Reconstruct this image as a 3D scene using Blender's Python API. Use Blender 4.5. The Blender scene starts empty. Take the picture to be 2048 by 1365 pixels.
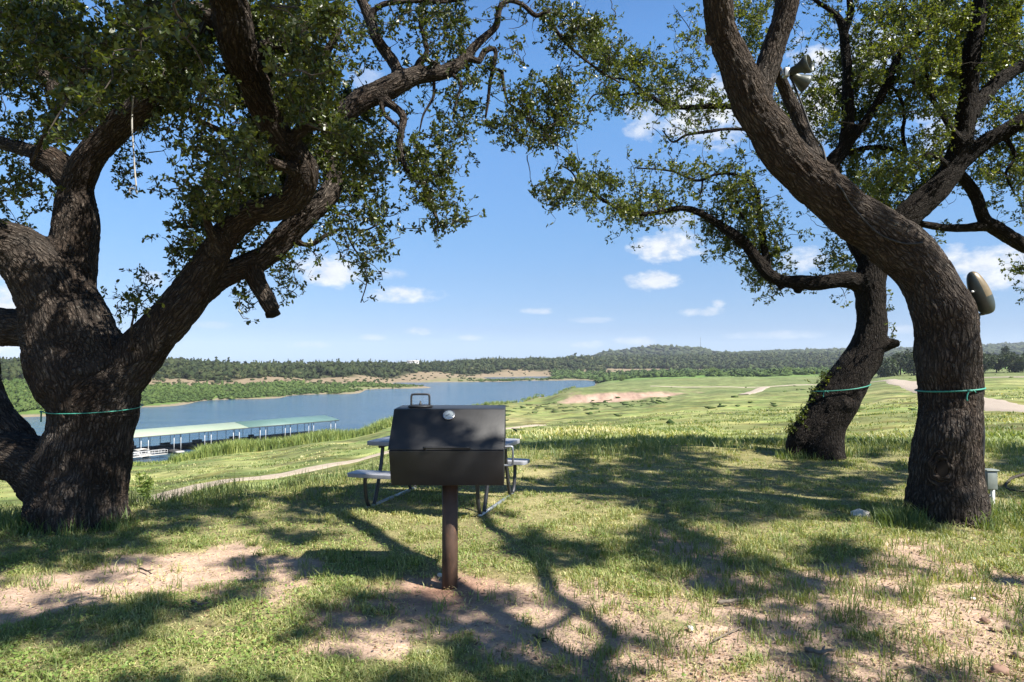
import bpy, bmesh, math, random
import numpy as np
from mathutils import Vector, Matrix, noise as mnoise
from mathutils.kdtree import KDTree
from mathutils.bvhtree import BVHTree

random.seed(7)
RNG = np.random.default_rng(7)
SC = bpy.context.scene
COL = SC.collection
R = math.radians

# ---------------------------------------------------------------- camera
F = 1365.0
EYE = 1.6
PITCH = math.atan(37.5 / F)
cam_d = bpy.data.cameras.new('camera')
cam = bpy.data.objects.new('camera', cam_d)
COL.objects.link(cam)
cam.location = (0, 0, EYE)
cam.rotation_euler = (math.pi / 2 + PITCH, 0, 0)
cam_d.sensor_width = 36
cam_d.lens = F / 2048 * 36
cam_d.clip_start = 0.05
cam_d.clip_end = 12000
SC.camera = cam


def P(px, py, D):
    dx = (px - 1024) / F
    dz = (682.5 - py) / F
    d = np.array([dx, math.cos(PITCH) - dz * math.sin(PITCH), math.sin(PITCH) + dz * math.cos(PITCH)])
    return np.array([0, 0, EYE]) + d * (D / d[1])


def proj(p):
    p = np.asarray(p, float)
    x, y, z = p[..., 0], p[..., 1], p[..., 2] - EYE
    c, s = math.cos(PITCH), math.sin(PITCH)
    fw = y * c + z * s
    up = -y * s + z * c
    fw = np.where(fw > 1e-3, fw, 1e-3)
    return 1024 + F * x / fw, 682.5 - F * up / fw, fw


def G(px, py, z=0.0):
    d = P(px, py, 1.0) - np.array([0, 0, EYE])
    return np.array([0, 0, EYE]) + d * ((z - EYE) / d[2])


# ---------------------------------------------------------------- small helpers
def hash2(ix, iy, seed):
    h = (ix.astype(np.int64) * 374761393 + iy.astype(np.int64) * 668265263 + seed * 1442695041) & 0x7fffffff
    h = ((h ^ (h >> 13)) * 1274126177) & 0x7fffffff
    return ((h ^ (h >> 16)) & 0xffff) / 65535.0


def vnoise(x, y, seed=0):
    x = np.asarray(x, float); y = np.asarray(y, float)
    ix = np.floor(x); iy = np.floor(y)
    fx = x - ix; fy = y - iy
    fx = fx * fx * (3 - 2 * fx); fy = fy * fy * (3 - 2 * fy)
    a = hash2(ix, iy, seed); b = hash2(ix + 1, iy, seed)
    c = hash2(ix, iy + 1, seed); d = hash2(ix + 1, iy + 1, seed)
    return (a * (1 - fx) + b * fx) * (1 - fy) + (c * (1 - fx) + d * fx) * fy


def fbm(x, y, seed=0, octv=4):
    t = 0; a = 0.5; n = 0
    for o in range(octv):
        t = t + a * vnoise(x * 2 ** o, y * 2 ** o, seed + o * 17)
        n += a; a *= 0.55
    return t / n


def sstep(a, b, x):
    t = np.clip((x - a) / (b - a), 0, 1)
    return t * t * (3 - 2 * t)


def mesh_np(name, V, faces, mat=None, parent=None, smooth=False, attrs=None):
    """faces: int array (n,3) or (n,4) or list of such arrays"""
    V = np.ascontiguousarray(V, np.float32)
    if not isinstance(faces, (list, tuple)):
        faces = [faces]
    faces = [np.asarray(f, np.int32) for f in faces if len(f)]
    loops = np.concatenate([f.ravel() for f in faces])
    tot = np.concatenate([np.full(len(f), f.shape[1], np.int32) for f in faces])
    start = np.concatenate([[0], np.cumsum(tot)[:-1]]).astype(np.int32)
    me = bpy.data.meshes.new(name)
    me.vertices.add(len(V)); me.vertices.foreach_set('co', V.ravel())
    me.loops.add(len(loops)); me.loops.foreach_set('vertex_index', loops)
    me.polygons.add(len(tot)); me.polygons.foreach_set('loop_start', start)
    me.polygons.foreach_set('loop_total', tot)
    if smooth:
        me.polygons.foreach_set('use_smooth', np.ones(len(tot), bool))
    for k, a in (attrs or {}).items():
        a = np.asarray(a, np.float32)
        if a.ndim == 1:
            at = me.attributes.new(k, 'FLOAT', 'POINT'); at.data.foreach_set('value', a)
        else:
            at = me.attributes.new(k, 'FLOAT_VECTOR', 'POINT'); at.data.foreach_set('vector', a.ravel())
    me.update(calc_edges=True)
    me.validate()
    if mat is not None:
        me.materials.append(mat)
    o = bpy.data.objects.new(name, me)
    COL.objects.link(o)
    if parent is not None:
        o.parent = parent
        o.matrix_parent_inverse = parent.matrix_basis.inverted()
    return o


def tag(o, label=None, cat=None, group=None, kind=None):
    if label: o['label'] = label
    if cat: o['category'] = cat
    if group: o['group'] = group
    if kind: o['kind'] = kind
    return o


def empty(name, loc):
    o = bpy.data.objects.new(name, None)
    o.empty_display_size = 0.2
    COL.objects.link(o)
    o.location = tuple(loc)
    return o


class MB:
    """collects solids, builds ONE mesh object"""
    def __init__(self):
        self.V = []; self.Q = []; self.T = []; self.n = 0

    def add(self, V, Q=None, T=None):
        V = np.asarray(V, float)
        self.V.append(V)
        if Q is not None and len(Q): self.Q.append(np.asarray(Q) + self.n)
        if T is not None and len(T): self.T.append(np.asarray(T) + self.n)
        self.n += len(V)

    def box(self, c, s, rz=0.0, M=None):
        x, y, z = np.array(s) / 2
        V = np.array([[-x, -y, -z], [x, -y, -z], [x, y, -z], [-x, y, -z], [-x, -y, z], [x, -y, z], [x, y, z], [-x, y, z]])
        if M is not None: V = V @ np.asarray(M).T
        elif rz:
            cc, ss = math.cos(rz), math.sin(rz)
            V = V @ np.array([[cc, ss, 0], [-ss, cc, 0], [0, 0, 1]])
        self.add(V + np.array(c), [[0, 3, 2, 1], [4, 5, 6, 7], [0, 1, 5, 4], [1, 2, 6, 5], [2, 3, 7, 6], [3, 0, 4, 7]])
        return self

    def prism(self, poly, a0, a1, axis):
        """poly: list of (p,q) extruded along axis from a0 to a1 (axis 0: x)"""
        n = len(poly)
        V = []
        for a in (a0, a1):
            for p, q in poly:
                v = [0, 0, 0]; o = [i for i in range(3) if i != axis]
                v[axis] = a; v[o[0]] = p; v[o[1]] = q
                V.append(v)
        base = self.n
        Q = [[i, (i + 1) % n, n + (i + 1) % n, n + i] for i in range(n)]
        T = []
        for k in range(1, n - 1):
            T.append([0, k + 1, k]); T.append([n, n + k, n + k + 1])
        self.add(V, Q, T)
        return self

    def tube(self, pts, rad, sides=8, closed=False):
        pts = np.asarray(pts, float)
        n = len(pts)
        rad = np.full(n, rad) if np.isscalar(rad) else np.asarray(rad, float)
        N, B, T = frames(pts, closed)
        ang = np.linspace(0, 2 * math.pi, sides, endpoint=False)
        V = pts[:, None, :] + rad[:, None, None] * (np.cos(ang)[None, :, None] * N[:, None, :] + np.sin(ang)[None, :, None] * B[:, None, :])
        V = V.reshape(-1, 3)
        Q = []
        m = n if closed else n - 1
        for i in range(m):
            j = (i + 1) % n
            for k in range(sides):
                l = (k + 1) % sides
                Q.append([i * sides + k, i * sides + l, j * sides + l, j * sides + k])
        T3 = []
        if not closed:
            V = np.vstack([V, pts[:1], pts[-1:]])
            a, b = n * sides, n * sides + 1
            for k in range(sides):
                l = (k + 1) % sides
                T3.append([a, l, k]); T3.append([b, (n - 1) * sides + k, (n - 1) * sides + l])
        self.add(V, Q, T3)
        return self

    def lathe(self, prof, M=None, loc=(0, 0, 0), sides=24):
        """prof: (r,z) list from bottom to top"""
        ang = np.linspace(0, 2 * math.pi, sides, endpoint=False)
        V = np.array([[r * math.cos(a), r * math.sin(a), z] for r, z in prof for a in ang])
        Q = []
        for i in range(len(prof) - 1):
            for k in range(sides):
                l = (k + 1) % sides
                Q.append([i * sides + k, i * sides + l, (i + 1) * sides + l, (i + 1) * sides + k])
        if M is not None: V = V @ np.asarray(M).T
        self.add(V + np.array(loc), Q)
        return self

    def build(self, name, mat, parent=None, smooth=False, bevel=0.0, attrs=None):
        f = []
        if self.Q: f.append(np.vstack(self.Q))
        if self.T: f.append(np.vstack(self.T))
        o = mesh_np(name, np.vstack(self.V), f, mat, parent, smooth, attrs)
        if bevel:
            md = o.modifiers.new('bevel', 'BEVEL'); md.width = bevel; md.segments = 2; md.limit_method = 'ANGLE'
            md.angle_limit = R(40)
        return o


def axis_to(d):
    """matrix whose z axis is d"""
    d = np.asarray(d, float); d = d / np.linalg.norm(d)
    a = np.array([0, 0, 1.0]) if abs(d[2]) < .9 else np.array([1.0, 0, 0])
    x = np.cross(a, d); x /= np.linalg.norm(x)
    y = np.cross(d, x)
    return np.stack([x, y, d], axis=1)


def frames(pts, closed=False):
    n = len(pts)
    T = np.zeros_like(pts)
    T[1:-1] = pts[2:] - pts[:-2]
    T[0] = pts[1] - pts[0]; T[-1] = pts[-1] - pts[-2]
    if closed:
        T[0] = pts[1] - pts[-1]; T[-1] = pts[0] - pts[-2]
    T /= np.maximum(np.linalg.norm(T, axis=1, keepdims=True), 1e-9)
    a = np.array([1.0, 0, 0]) if abs(T[0][0]) < .8 else np.array([0, 1.0, 0])
    N = np.zeros_like(pts)
    v = a - T[0] * a.dot(T[0]); N[0] = v / np.linalg.norm(v)
    for i in range(1, n):
        v = N[i - 1] - T[i] * N[i - 1].dot(T[i])
        N[i] = v / max(np.linalg.norm(v), 1e-9)
    B = np.cross(T, N)
    return N, B, T


def spline(K, step):
    """Catmull-Rom through rows of K (first 3 columns are position) resampled about every step"""
    K = np.asarray(K, float)
    if len(K) < 3:
        n = max(2, int(np.linalg.norm(K[1, :3] - K[0, :3]) / step) + 1)
        t = np.linspace(0, 1, n)[:, None]
        return K[0] * (1 - t) + K[1] * t
    E = np.vstack([2 * K[0] - K[1], K, 2 * K[-1] - K[-2]])
    out = []
    for i in range(1, len(E) - 2):
        p0, p1, p2, p3 = E[i - 1], E[i], E[i + 1], E[i + 2]
        n = max(2, int(np.linalg.norm(p2[:3] - p1[:3]) / step) + 1)
        t = np.linspace(0, 1, n, endpoint=False)[:, None]
        out.append(.5 * ((2 * p1) + (-p0 + p2) * t + (2 * p0 - 5 * p1 + 4 * p2 - p3) * t ** 2 + (-p0 + 3 * p1 - 3 * p2 + p3) * t ** 3))
    out.append(K[-1:])
    return np.vstack(out)


# ---------------------------------------------------------------- node material helper
class NT:
    def __init__(self, tree):
        self.t = tree; self.t.nodes.clear()

    def n(self, typ, **kw):
        nd = self.t.nodes.new(typ)
        for k, v in kw.items():
            if k == 'inp':
                for kk, vv in v.items():
                    s = nd.inputs[kk]
                    if hasattr(vv, 'is_output') or isinstance(vv, bpy.types.NodeSocket): self.t.links.new(vv, s)
                    else: s.default_value = vv
            else: setattr(nd, k, v)
        return nd

    def math(self, op, a, b=0.0, c=0.0, clamp=False):
        nd = self.t.nodes.new('ShaderNodeMath'); nd.operation = op; nd.use_clamp = clamp
        for i, v in enumerate((a, b, c)):
            if isinstance(v, bpy.types.NodeSocket): self.t.links.new(v, nd.inputs[i])
            else: nd.inputs[i].default_value = v
        return nd.outputs[0]

    def mix(self, fac, a, b, mode='MIX'):
        nd = self.t.nodes.new('ShaderNodeMix'); nd.data_type = 'RGBA'; nd.blend_type = mode
        for i, v in ((0, fac), (6, a), (7, b)):
            if isinstance(v, bpy.types.NodeSocket): self.t.links.new(v, nd.inputs[i])
            else: nd.inputs[i].default_value = (v if i == 0 else (*v[:3], 1))
        return nd.outputs[2]

    def noise(self, vec, scale, detail=4, rough=.55, out=0):
        nd = self.n('ShaderNodeTexNoise')
        if vec is not None: self.t.links.new(vec, nd.inputs['Vector'])
        nd.inputs['Scale'].default_value = scale; nd.inputs['Detail'].default_value = detail; nd.inputs['Roughness'].default_value = rough
        return nd.outputs[out]

    def vor(self, vec, scale, feature='DISTANCE_TO_EDGE'):
        nd = self.n('ShaderNodeTexVoronoi', feature=feature)
        if vec is not None: self.t.links.new(vec, nd.inputs['Vector'])
        nd.inputs['Scale'].default_value = scale
        return nd.outputs[0] if feature != 'F1' else nd.outputs['Distance']

    def ramp(self, fac, stops):
        nd = self.n('ShaderNodeValToRGB')
        self.t.links.new(fac, nd.inputs[0])
        el = nd.color_ramp.elements
        while len(el) < len(stops): el.new(0.5)
        for e, (p, c) in zip(el, stops):
            e.position = p; e.color = (*c, 1) if len(c) == 3 else c
        return nd.outputs[0]

    def rng(self, v, a, b, c=0.0, d=1.0):
        nd = self.n('ShaderNodeMapRange'); nd.clamp = True
        self.t.links.new(v, nd.inputs[0])
        for i, x in zip((1, 2, 3, 4), (a, b, c, d)): nd.inputs[i].default_value = x
        return nd.outputs[0]

    def mapping(self, vec, scale=(1, 1, 1), loc=(0, 0, 0)):
        nd = self.n('ShaderNodeMapping')
        self.t.links.new(vec, nd.inputs[0]); nd.inputs['Scale'].default_value = scale; nd.inputs['Location'].default_value = loc
        return nd.outputs[0]

    def attr(self, name, out='Vector'):
        nd = self.n('ShaderNodeAttribute'); nd.attribute_name = name
        return nd.outputs[out]

    def bump(self, h, strength=.5, dist=.02, normal=None):
        nd = self.n('ShaderNodeBump'); nd.inputs['Strength'].default_value = strength; nd.inputs['Distance'].default_value = dist
        self.t.links.new(h, nd.inputs['Height'])
        if normal is not None: self.t.links.new(normal, nd.inputs['Normal'])
        return nd.outputs[0]


def new_mat(name):
    m = bpy.data.materials.new(name); m.use_nodes = True
    return m, NT(m.node_tree)


def finish(nt, color, rough=.8, normal=None, metal=0.0, spec=.5, coat=0.0):
    b = nt.n('ShaderNodeBsdfPrincipled')
    for k, v in (('Base Color', color), ('Roughness', rough), ('Metallic', metal), ('Specular IOR Level', spec), ('Coat Weight', coat)):
        if isinstance(v, bpy.types.NodeSocket): nt.t.links.new(v, b.inputs[k])
        else: b.inputs[k].default_value = (*v, 1) if isinstance(v, tuple) else v
    if normal is not None: nt.t.links.new(normal, b.inputs['Normal'])
    o = nt.n('ShaderNodeOutputMaterial')
    nt.t.links.new(b.outputs[0], o.inputs[0])
    return b


def simple_mat(name, color, rough=.6, metal=0.0, var=.25, scale=6.0, bump=.15, spec=.5, rust=None):
    m, nt = new_mat(name)
    tc = nt.n('ShaderNodeTexCoord').outputs['Object']
    n1 = nt.noise(tc, scale, 5, .6)
    f = nt.rng(n1, .3, .7)
    c = nt.mix(f, tuple(x * (1 - var) for x in color), tuple(min(1, x * (1 + var)) for x in color))
    if rust:
        n2 = nt.noise(nt.mapping(tc, (1, 1, .5)), scale * 1.7, 6, .65)
        c = nt.mix(nt.rng(n2, rust[1], rust[1] + .12), c, rust[0])
    n3 = nt.noise(tc, scale * 14, 3, .6)
    r = nt.math('ADD', rough - .08, nt.math('MULTIPLY', n1, .16))
    finish(nt, c, r, nt.bump(n3, bump, .002), metal, spec)
    return m


MAT = {}


def bark_mat(name, dark, mid, light, lichen):
    m, nt = new_mat(name)
    b = nt.attr('bark')
    warp = nt.n('ShaderNodeVectorMath', operation='MULTIPLY_ADD')
    nz = nt.n('ShaderNodeTexNoise'); nt.t.links.new(b, nz.inputs['Vector']); nz.inputs['Scale'].default_value = 7; nz.inputs['Detail'].default_value = 3
    nt.t.links.new(nz.outputs['Color'], warp.inputs[0]); warp.inputs[1].default_value = (.07, .07, .09); nt.t.links.new(b, warp.inputs[2])
    w = warp.outputs[0]
    e1 = nt.vor(nt.mapping(w, (33, 33, 5.5)), 1.0)
    e2 = nt.vor(nt.mapping(w, (80, 80, 20)), 1.0)
    n1 = nt.noise(nt.mapping(w, (1, 1, .35)), 40, 6, .65)
    big = nt.noise(nt.mapping(b, (1, 1, .6)), 3.2, 4, .6)
    ridge = nt.math('MULTIPLY', nt.rng(e1, 0, .28), nt.rng(e2, -.05, .3, .45, 1))
    h = nt.math('ADD', nt.math('MULTIPLY', ridge, 1.0), nt.math('MULTIPLY', n1, .45))
    c = nt.ramp(nt.math('ADD', nt.math('MULTIPLY', ridge, .55), nt.math('MULTIPLY', n1, .5)), [(.15, dark), (.5, mid), (.92, light)])
    c = nt.mix(nt.rng(big, .35, .65), nt.mix(1.0, c, (.62, .52, .45), 'MULTIPLY'), c)
    big2 = nt.noise(nt.mapping(b, (1, 1, .8), (5, 2, 9)), 5.5, 5, .65)
    c = nt.mix(nt.math('MULTIPLY', nt.rng(big2, .52, .7), .45), c, nt.mix(1.0, c, (1.9, 1.85, 1.8), 'MULTIPLY'))
    fl = nt.noise(b, 21, 5, .7)
    c = nt.mix(nt.math('MULTIPLY', nt.rng(fl, .62, .72), lichen), c, (.30, .30, .27))
    finish(nt, c, .9, nt.bump(h, 1.0, .034), 0, .2)
    return m


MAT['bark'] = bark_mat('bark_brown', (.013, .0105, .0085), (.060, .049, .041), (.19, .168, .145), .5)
MAT['bark_dark'] = bark_mat('bark_shaded', (.005, .004, .003), (.018, .0135, .0105), (.056, .048, .040), .35)  # back oak's bark, darkened to carry the shade it stands in


def leaf_mat(name, a, b, c, transl=.3, rough=.38):
    m, nt = new_mat(name)
    t = nt.attr('tint', 'Fac')
    col = nt.ramp(t, [(0, a), (.55, b), (1, c)])
    p = nt.n('ShaderNodeBsdfPrincipled')
    nt.t.links.new(col, p.inputs['Base Color']); p.inputs['Roughness'].default_value = rough; p.inputs['Specular IOR Level'].default_value = .5
    tr = nt.n('ShaderNodeBsdfTranslucent')
    tc = nt.mix(1.0, col, (1.6, 1.5, .5), 'MULTIPLY')
    nt.t.links.new(tc, tr.inputs[0])
    mx = nt.n('ShaderNodeMixShader'); mx.inputs[0].default_value = transl
    nt.t.links.new(p.outputs[0], mx.inputs[1]); nt.t.links.new(tr.outputs[0], mx.inputs[2])
    o = nt.n('ShaderNodeOutputMaterial'); nt.t.links.new(mx.outputs[0], o.inputs[0])
    return m


MAT['leaf'] = leaf_mat('oak_leaf', (.024, .036, .007), (.052, .074, .014), (.13, .145, .028), .38, .38)
MAT['leaf_light'] = leaf_mat('oak_leaf_light', (.036, .055, .010), (.082, .114, .021), (.17, .185, .04), .42, .38)
MAT['far_leaf'] = leaf_mat('far_tree_leaf', (.018, .03, .01), (.04, .062, .018), (.09, .11, .03), .2, .8)
MAT['grass'] = leaf_mat('grass_blade', (.115, .16, .042), (.235, .275, .083), (.56, .50, .26), .3, .55)
MAT['tall_grass'] = leaf_mat('tall_grass_blade', (.07, .12, .03), (.15, .20, .06), (.34, .32, .14), .3, .55)
MAT['clover'] = leaf_mat('clover_leaf', (.10, .17, .032), (.20, .28, .065), (.36, .38, .13), .3, .5)
MAT['willow'] = leaf_mat('willow_leaf', (.08, .13, .03), (.16, .22, .05), (.30, .33, .09), .3, .6)
MAT['litter'] = leaf_mat('dead_leaf', (.10, .055, .03), (.22, .13, .07), (.42, .32, .2), .1, .7)
MAT['twig'] = simple_mat('twig_bark', (.048, .040, .033), .9, 0, .4, 30, .3, .2)
MAT['grey_wood'] = simple_mat('weathered_stick', (.15, .125, .10), .9, 0, .35, 30, .4, .2)
MAT['steel_black'] = simple_mat('black_steel', (.019, .019, .020), .52, 0, .4, 4, .3, .5, ((.035, .027, .022), .66))
MAT['rusty_steel'] = simple_mat('rusty_brown_steel', (.062, .036, .024), .62, 0, .4, 9, .3, .4, ((.12, .06, .035), .55))
MAT['grey_plastic'] = simple_mat('grey_coated_metal', (.24, .245, .27), .45, 0, .1, 12, .2)
MAT['dark_pipe'] = simple_mat('dark_pipe', (.035, .036, .04), .45, .3, .25, 12, .1)
MAT['galv'] = simple_mat('galvanised_pipe', (.36, .38, .40), .4, .7, .15, 12, .1)
MAT['white_paint'] = simple_mat('white_paint', (.72, .72, .70), .5, 0, .06, 12, .1)
MAT['dial'] = simple_mat('dial_white', (.36, .40, .41), .35, 0, .05, 30, .05)
MAT['chrome'] = simple_mat('chrome_ring', (.5, .5, .52), .25, .9, .1, 30, .05)
MAT['box_grey'] = simple_mat('box_grey', (.20, .22, .20), .5, .2, .12, 14, .1)
MAT['lamp_dark'] = simple_mat('lamp_dark_green', (.045, .055, .05), .4, .2, .3, 10, .1)
MAT['lamp_tan'] = simple_mat('lamp_tan_lens', (.15, .112, .058), .4, 0, .2, 10, .1)
MAT['bulb'] = simple_mat('bulb_glass', (.5, .45, .36), .2, 0, .1, 20, .05)
MAT['string'] = simple_mat('green_string', (.04, .24, .18), .6, 0, .2, 30, .2)
MAT['cable'] = simple_mat('black_cable', (.010, .010, .011), .65, 0, .2, 20, .1)
MAT['pale_wire'] = simple_mat('pale_wire', (.34, .33, .31), .6, 0, .2, 20, .1)
MAT['dead_end_hollow'] = simple_mat('cut_end_hollow_shade', (.012, .009, .007), .9, 0, .4, 18, .5, .2)
MAT['cut_wood'] = simple_mat('cut_wood', (.085, .058, .042), .85, 0, .35, 14, .4, .2)
MAT['stone_white'] = simple_mat('pale_limestone', (.58, .54, .46), .85, 0, .15, 12, .5)
MAT['stone_tan'] = simple_mat('tan_stone', (.30, .21, .14), .8, 0, .25, 9, .4)
MAT['stone_red'] = simple_mat('reddish_stone', (.22, .13, .09), .8, 0, .25, 9, .4)
MAT['roof_pale'] = simple_mat('pale_green_roof', (.245, .29, .21), .5, 0, .06, .3, .1)
MAT['roof_teal'] = simple_mat('teal_roof', (.085, .15, .135), .5, 0, .1, .3, .1)
MAT['dock_dark'] = simple_mat('dark_dock_deck', (.035, .035, .038), .8, 0, .3, .6, .2)
MAT['dock_pale'] = simple_mat('pale_dock_deck', (.45, .43, .40), .8, 0, .15, .6, .2)
MAT['dock_steel'] = simple_mat('dock_steel', (.10, .10, .11), .5, .4, .2, .6, .1)
MAT['dock_white'] = simple_mat('dock_white_post', (.5, .5, .5), .5, 0, .1, .6, .1)
MAT['box_blue'] = simple_mat('dock_box', (.09, .11, .13), .6, 0, .25, .6, .1)
MAT['house_wall'] = simple_mat('house_wall', (.62, .60, .56), .8, 0, .06, .2, .1)
MAT['house_roof'] = simple_mat('house_roof', (.40, .38, .36), .8, 0, .1, .2, .1)
MAT['glass'] = simple_mat('window_dark', (.03, .035, .04), .15, 0, .1, .3, .02)
# ================================================================ TERRAIN
LAKE_Z = -20.4


def Zr(row, D):
    return EYE - (row - 720) / F * D


def bank(rs, rg, rt, *rest):
    """far shore: waterline row, top of green strip, top of tan band, then (D,row) pairs of ground"""
    Ds = 22.0 * F / (rs - 720)
    L = [(Ds - 14, -23.0), (Ds, LAKE_Z - .1), (Ds * 1.03, LAKE_Z + .9), (Ds * 1.27, Zr(rg, Ds * 1.27)), (Ds * 1.36, Zr(rt, Ds * 1.36))]
    for D, r in rest: L.append((D, Zr(r, D)))
    return L


PLAIN = [(1100, -13.6), (1200, -10), (1450, Zr(719, 1450)), (1750, Zr(716, 1750))]
HILL = [(2000, 0), (2600, None), (3100, 10), (6500, -10)]


def hill(r):
    return [(2050, Zr(721, 2050)), (2600, Zr(r, 2600)), (3300, 5), (6500, -10)]


COLS = {
    -400: [(0, 0), (6.3, 0), (13, -1.3), (36, -6.8), (80, -13.6), (122, LAKE_Z), (132, -23)] + bank(846, 778, 770, (430, 752), (640, 733), (900, 735), (6500, 740)),
    0: [(0, 0), (6.9, 0), (13, -1.7), (25, -4.3), (38, -6.9), (80, -13.4), (128, LAKE_Z), (138, -23)] + bank(836, 770, 765, (430, 750), (650, 731), (900, 732), (6500, 736)),
    280: [(0, 0), (7.6, 0), (14, -1.7), (25, -4.1), (38, -6.4), (44, -6.9), (80, -12.6), (145, LAKE_Z), (155, -23)] + bank(815, 776, 765, (480, 748), (620, 740), (780, 724), (900, 727), (6500, 735)),
    500: [(0, 0), (8.5, 0), (15, -1.6), (25, -3.6), (48, -6.9), (100, -14), (167, LAKE_Z), (178, -23)] + bank(799, 772, 762, (590, 744), (800, 737), (1000, 737), (6500, 735)),
    680: [(0, 0), (9.3, 0), (16, -1.4), (30, -3.9), (60, -8.0), (66, -8.4), (120, -13.8), (191, LAKE_Z), (202, -23)] + bank(789, 768, 758, (650, 742), (800, 735), (1000, 735), (6500, 735)),
    800: [(0, 0), (9.8, 0), (18, -1.4), (35, -4.4), (75, -8.4), (140, -14.8), (238, LAKE_Z), (252, -23)] + bank(778, 767, 756, (760, 742), (900, 733), (1100, 733), (6500, 735)),
    1000: [(0, 0), (10.5, 0), (20, -.6), (80, -7.2), (150, -13), (345, LAKE_Z), (362, -23)] + bank(764.5, 757, 747, (1000, 732), (1150, 724), (1400, 724), (6500, 735)),
    1080: [(0, 0), (10.9, 0), (22, -.7), (80, -7), (150, -12.5), (250, -17.3), (300, -18.2), (408, LAKE_Z), (425, -23)] + bank(762, 755, 745, (1050, 731), (1200, 723), (1500, 722), (6500, 735)),
    1160: [(0, 0), (11.3, 0), (22, -.6), (80, -6.8), (150, -11.8), (240, -16), (298, -17.4), (318, -13.4), (345, -13.6), (440, -17), (545, LAKE_Z), (560, -23), (690, -23), (730, LAKE_Z), (800, -19), (1000, -17), (1060, Zr(742, 1060)), (1200, Zr(723, 1200)), (1500, Zr(720, 1500)), (6500, Zr(735, 6500))],
    1225: [(0, 0), (11.8, 0), (23, -.7), (80, -6.5), (150, -11.4), (240, -15.2), (300, -16.8), (315, -12.9), (345, -13.2), (440, -14.5), (600, -17), (760, -18.5), (900, -17.8), (1000, -17), (1100, -13.7), (1450, Zr(720, 1450)), (1750, Zr(718, 1750))] + hill(705),
    1270: [(0, 0), (12.5, 0), (24, -.8), (80, -6.2), (150, -11), (240, -14.5), (300, -16.2), (314, -12.8), (420, -13.3), (700, -16), (900, -17), (1000, -17)] + PLAIN + hill(697),
    1320: [(0, 0), (12.7, 0), (24, -.9), (80, -6), (150, -10.4), (240, -13.5), (305, -15.0), (318, -12.5), (420, -12.8), (700, -15), (900, -16), (1000, -16)] + PLAIN + hill(694),
    1390: [(0, 0), (13, 0), (25, -1), (80, -5.8), (150, -9.8), (240, -12.3), (310, -13.4), (330, -12.2), (600, -13.5), (1000, -15)] + PLAIN + hill(696),
    1450: [(0, 0), (13, 0), (40, -2.9), (80, -5.6), (150, -9.3), (250, -11.7), (350, -12.2), (600, -13), (1000, -14.5), (1150, Zr(738, 1150)), (1500, Zr(717, 1500)), (1800, Zr(715, 1800)), (2600, Zr(709, 2600)), (6500, -10)],
    1700: [(0, 0), (13, 0), (40, -2.6), (80, -5), (150, -8.5), (250, -10.3), (400, -11), (700, -11.5), (1000, -12), (1200, Zr(737, 1200)), (1700, Zr(711, 1700)), (2400, Zr(706, 2400)), (3200, Zr(703, 3200)), (6500, 0)],
    1800: [(0, 0), (12.6, 0), (35, -2), (70, -4), (120, -6.2), (180, -7.6), (270, -8), (500, -8.5), (1000, -10), (1700, Zr(716, 1700)), (3200, Zr(700, 3200)), (6500, 20)],
    1900: [(0, 0), (12.3, 0), (30, -1.4), (60, -3.3), (100, -4.9), (160, -5.9), (250, -6.3), (500, -6.6), (1000, -8), (1700, Zr(720, 1700)), (3200, Zr(695, 3200)), (6500, 20)],
    2048: [(0, 0), (12, 0), (30, -1.3), (60, -2.9), (100, -4.3), (160, -5), (250, -5.2), (500, -5.6), (1000, -7), (1700, Zr(720, 1700)), (3200, Zr(689, 3200)), (6500, 20)],
    2450: [(0, 0), (12, 0), (30, -1.2), (60, -2.6), (100, -3.8), (160, -4.4), (250, -4.6), (500, -5), (1000, -6), (1700, Zr(720, 1700)), (3200, Zr(692, 3200)), (6500, 20)],
}
_us = np.array(sorted(COLS), float)
_ld = np.linspace(math.log(1.0), math.log(6500), 900)
_tab = np.array([np.interp(np.exp(_ld), [p[0] for p in COLS[int(u)]], [p[1] for p in COLS[int(u)]]) for u in _us])
_k = np.exp(-np.linspace(-2, 2, 9) ** 2); _k /= _k.sum()
_pad = np.pad(_tab, ((0, 0), (4, 4)), mode='edge')
_tab = np.array([np.convolve(r, _k, 'valid') for r in _pad])


def uD(x, y):
    az = np.arctan2(x, y); r = np.hypot(x, y)
    a = np.clip(az, -.74, .74)
    return 1024 + F * np.tan(a), r * np.cos(a), az


def height(x, y):
    x = np.asarray(x, float); y = np.asarray(y, float)
    u, D, az = uD(x, y)
    u = np.clip(u, _us[0], _us[-1])
    i = np.clip(np.searchsorted(_us, u) - 1, 0, len(_us) - 2)
    fu = (u - _us[i]) / (_us[i + 1] - _us[i]); fu = fu * fu * (3 - 2 * fu)
    g = np.clip((np.log(np.maximum(D, 1.0)) - _ld[0]) / (_ld[1] - _ld[0]), 0, len(_ld) - 1.001)
    j = g.astype(int); fd = g - j
    za = _tab[i, j] * (1 - fd) + _tab[i, j + 1] * fd
    zb = _tab[i + 1, j] * (1 - fd) + _tab[i + 1, j + 1] * fd
    z = za * (1 - fu) + zb * fu
    far = sstep(12, 60, D)
    wet = sstep(.2, 2.5, z - LAKE_Z)
    z = z + far * wet * (fbm(x / 16, y / 16, 3) - .5) * .9 + far * wet * sstep(120, 400, D) * (fbm(x / 60, y / 60, 5) - .5) * 3.0
    z = z + sstep(1500, 2400, D) * (fbm(x / 260, y / 260, 9) - .5) * 22
    z = z + (1 - far) * ((fbm(x / 1.6, y / 1.6, 1) - .5) * .07 + (fbm(x / .35, y / .35, 2) - .5) * .02)
    back = sstep(1.15, 1.9, np.abs(az))
    return z * (1 - back) + back * 0.0


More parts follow.
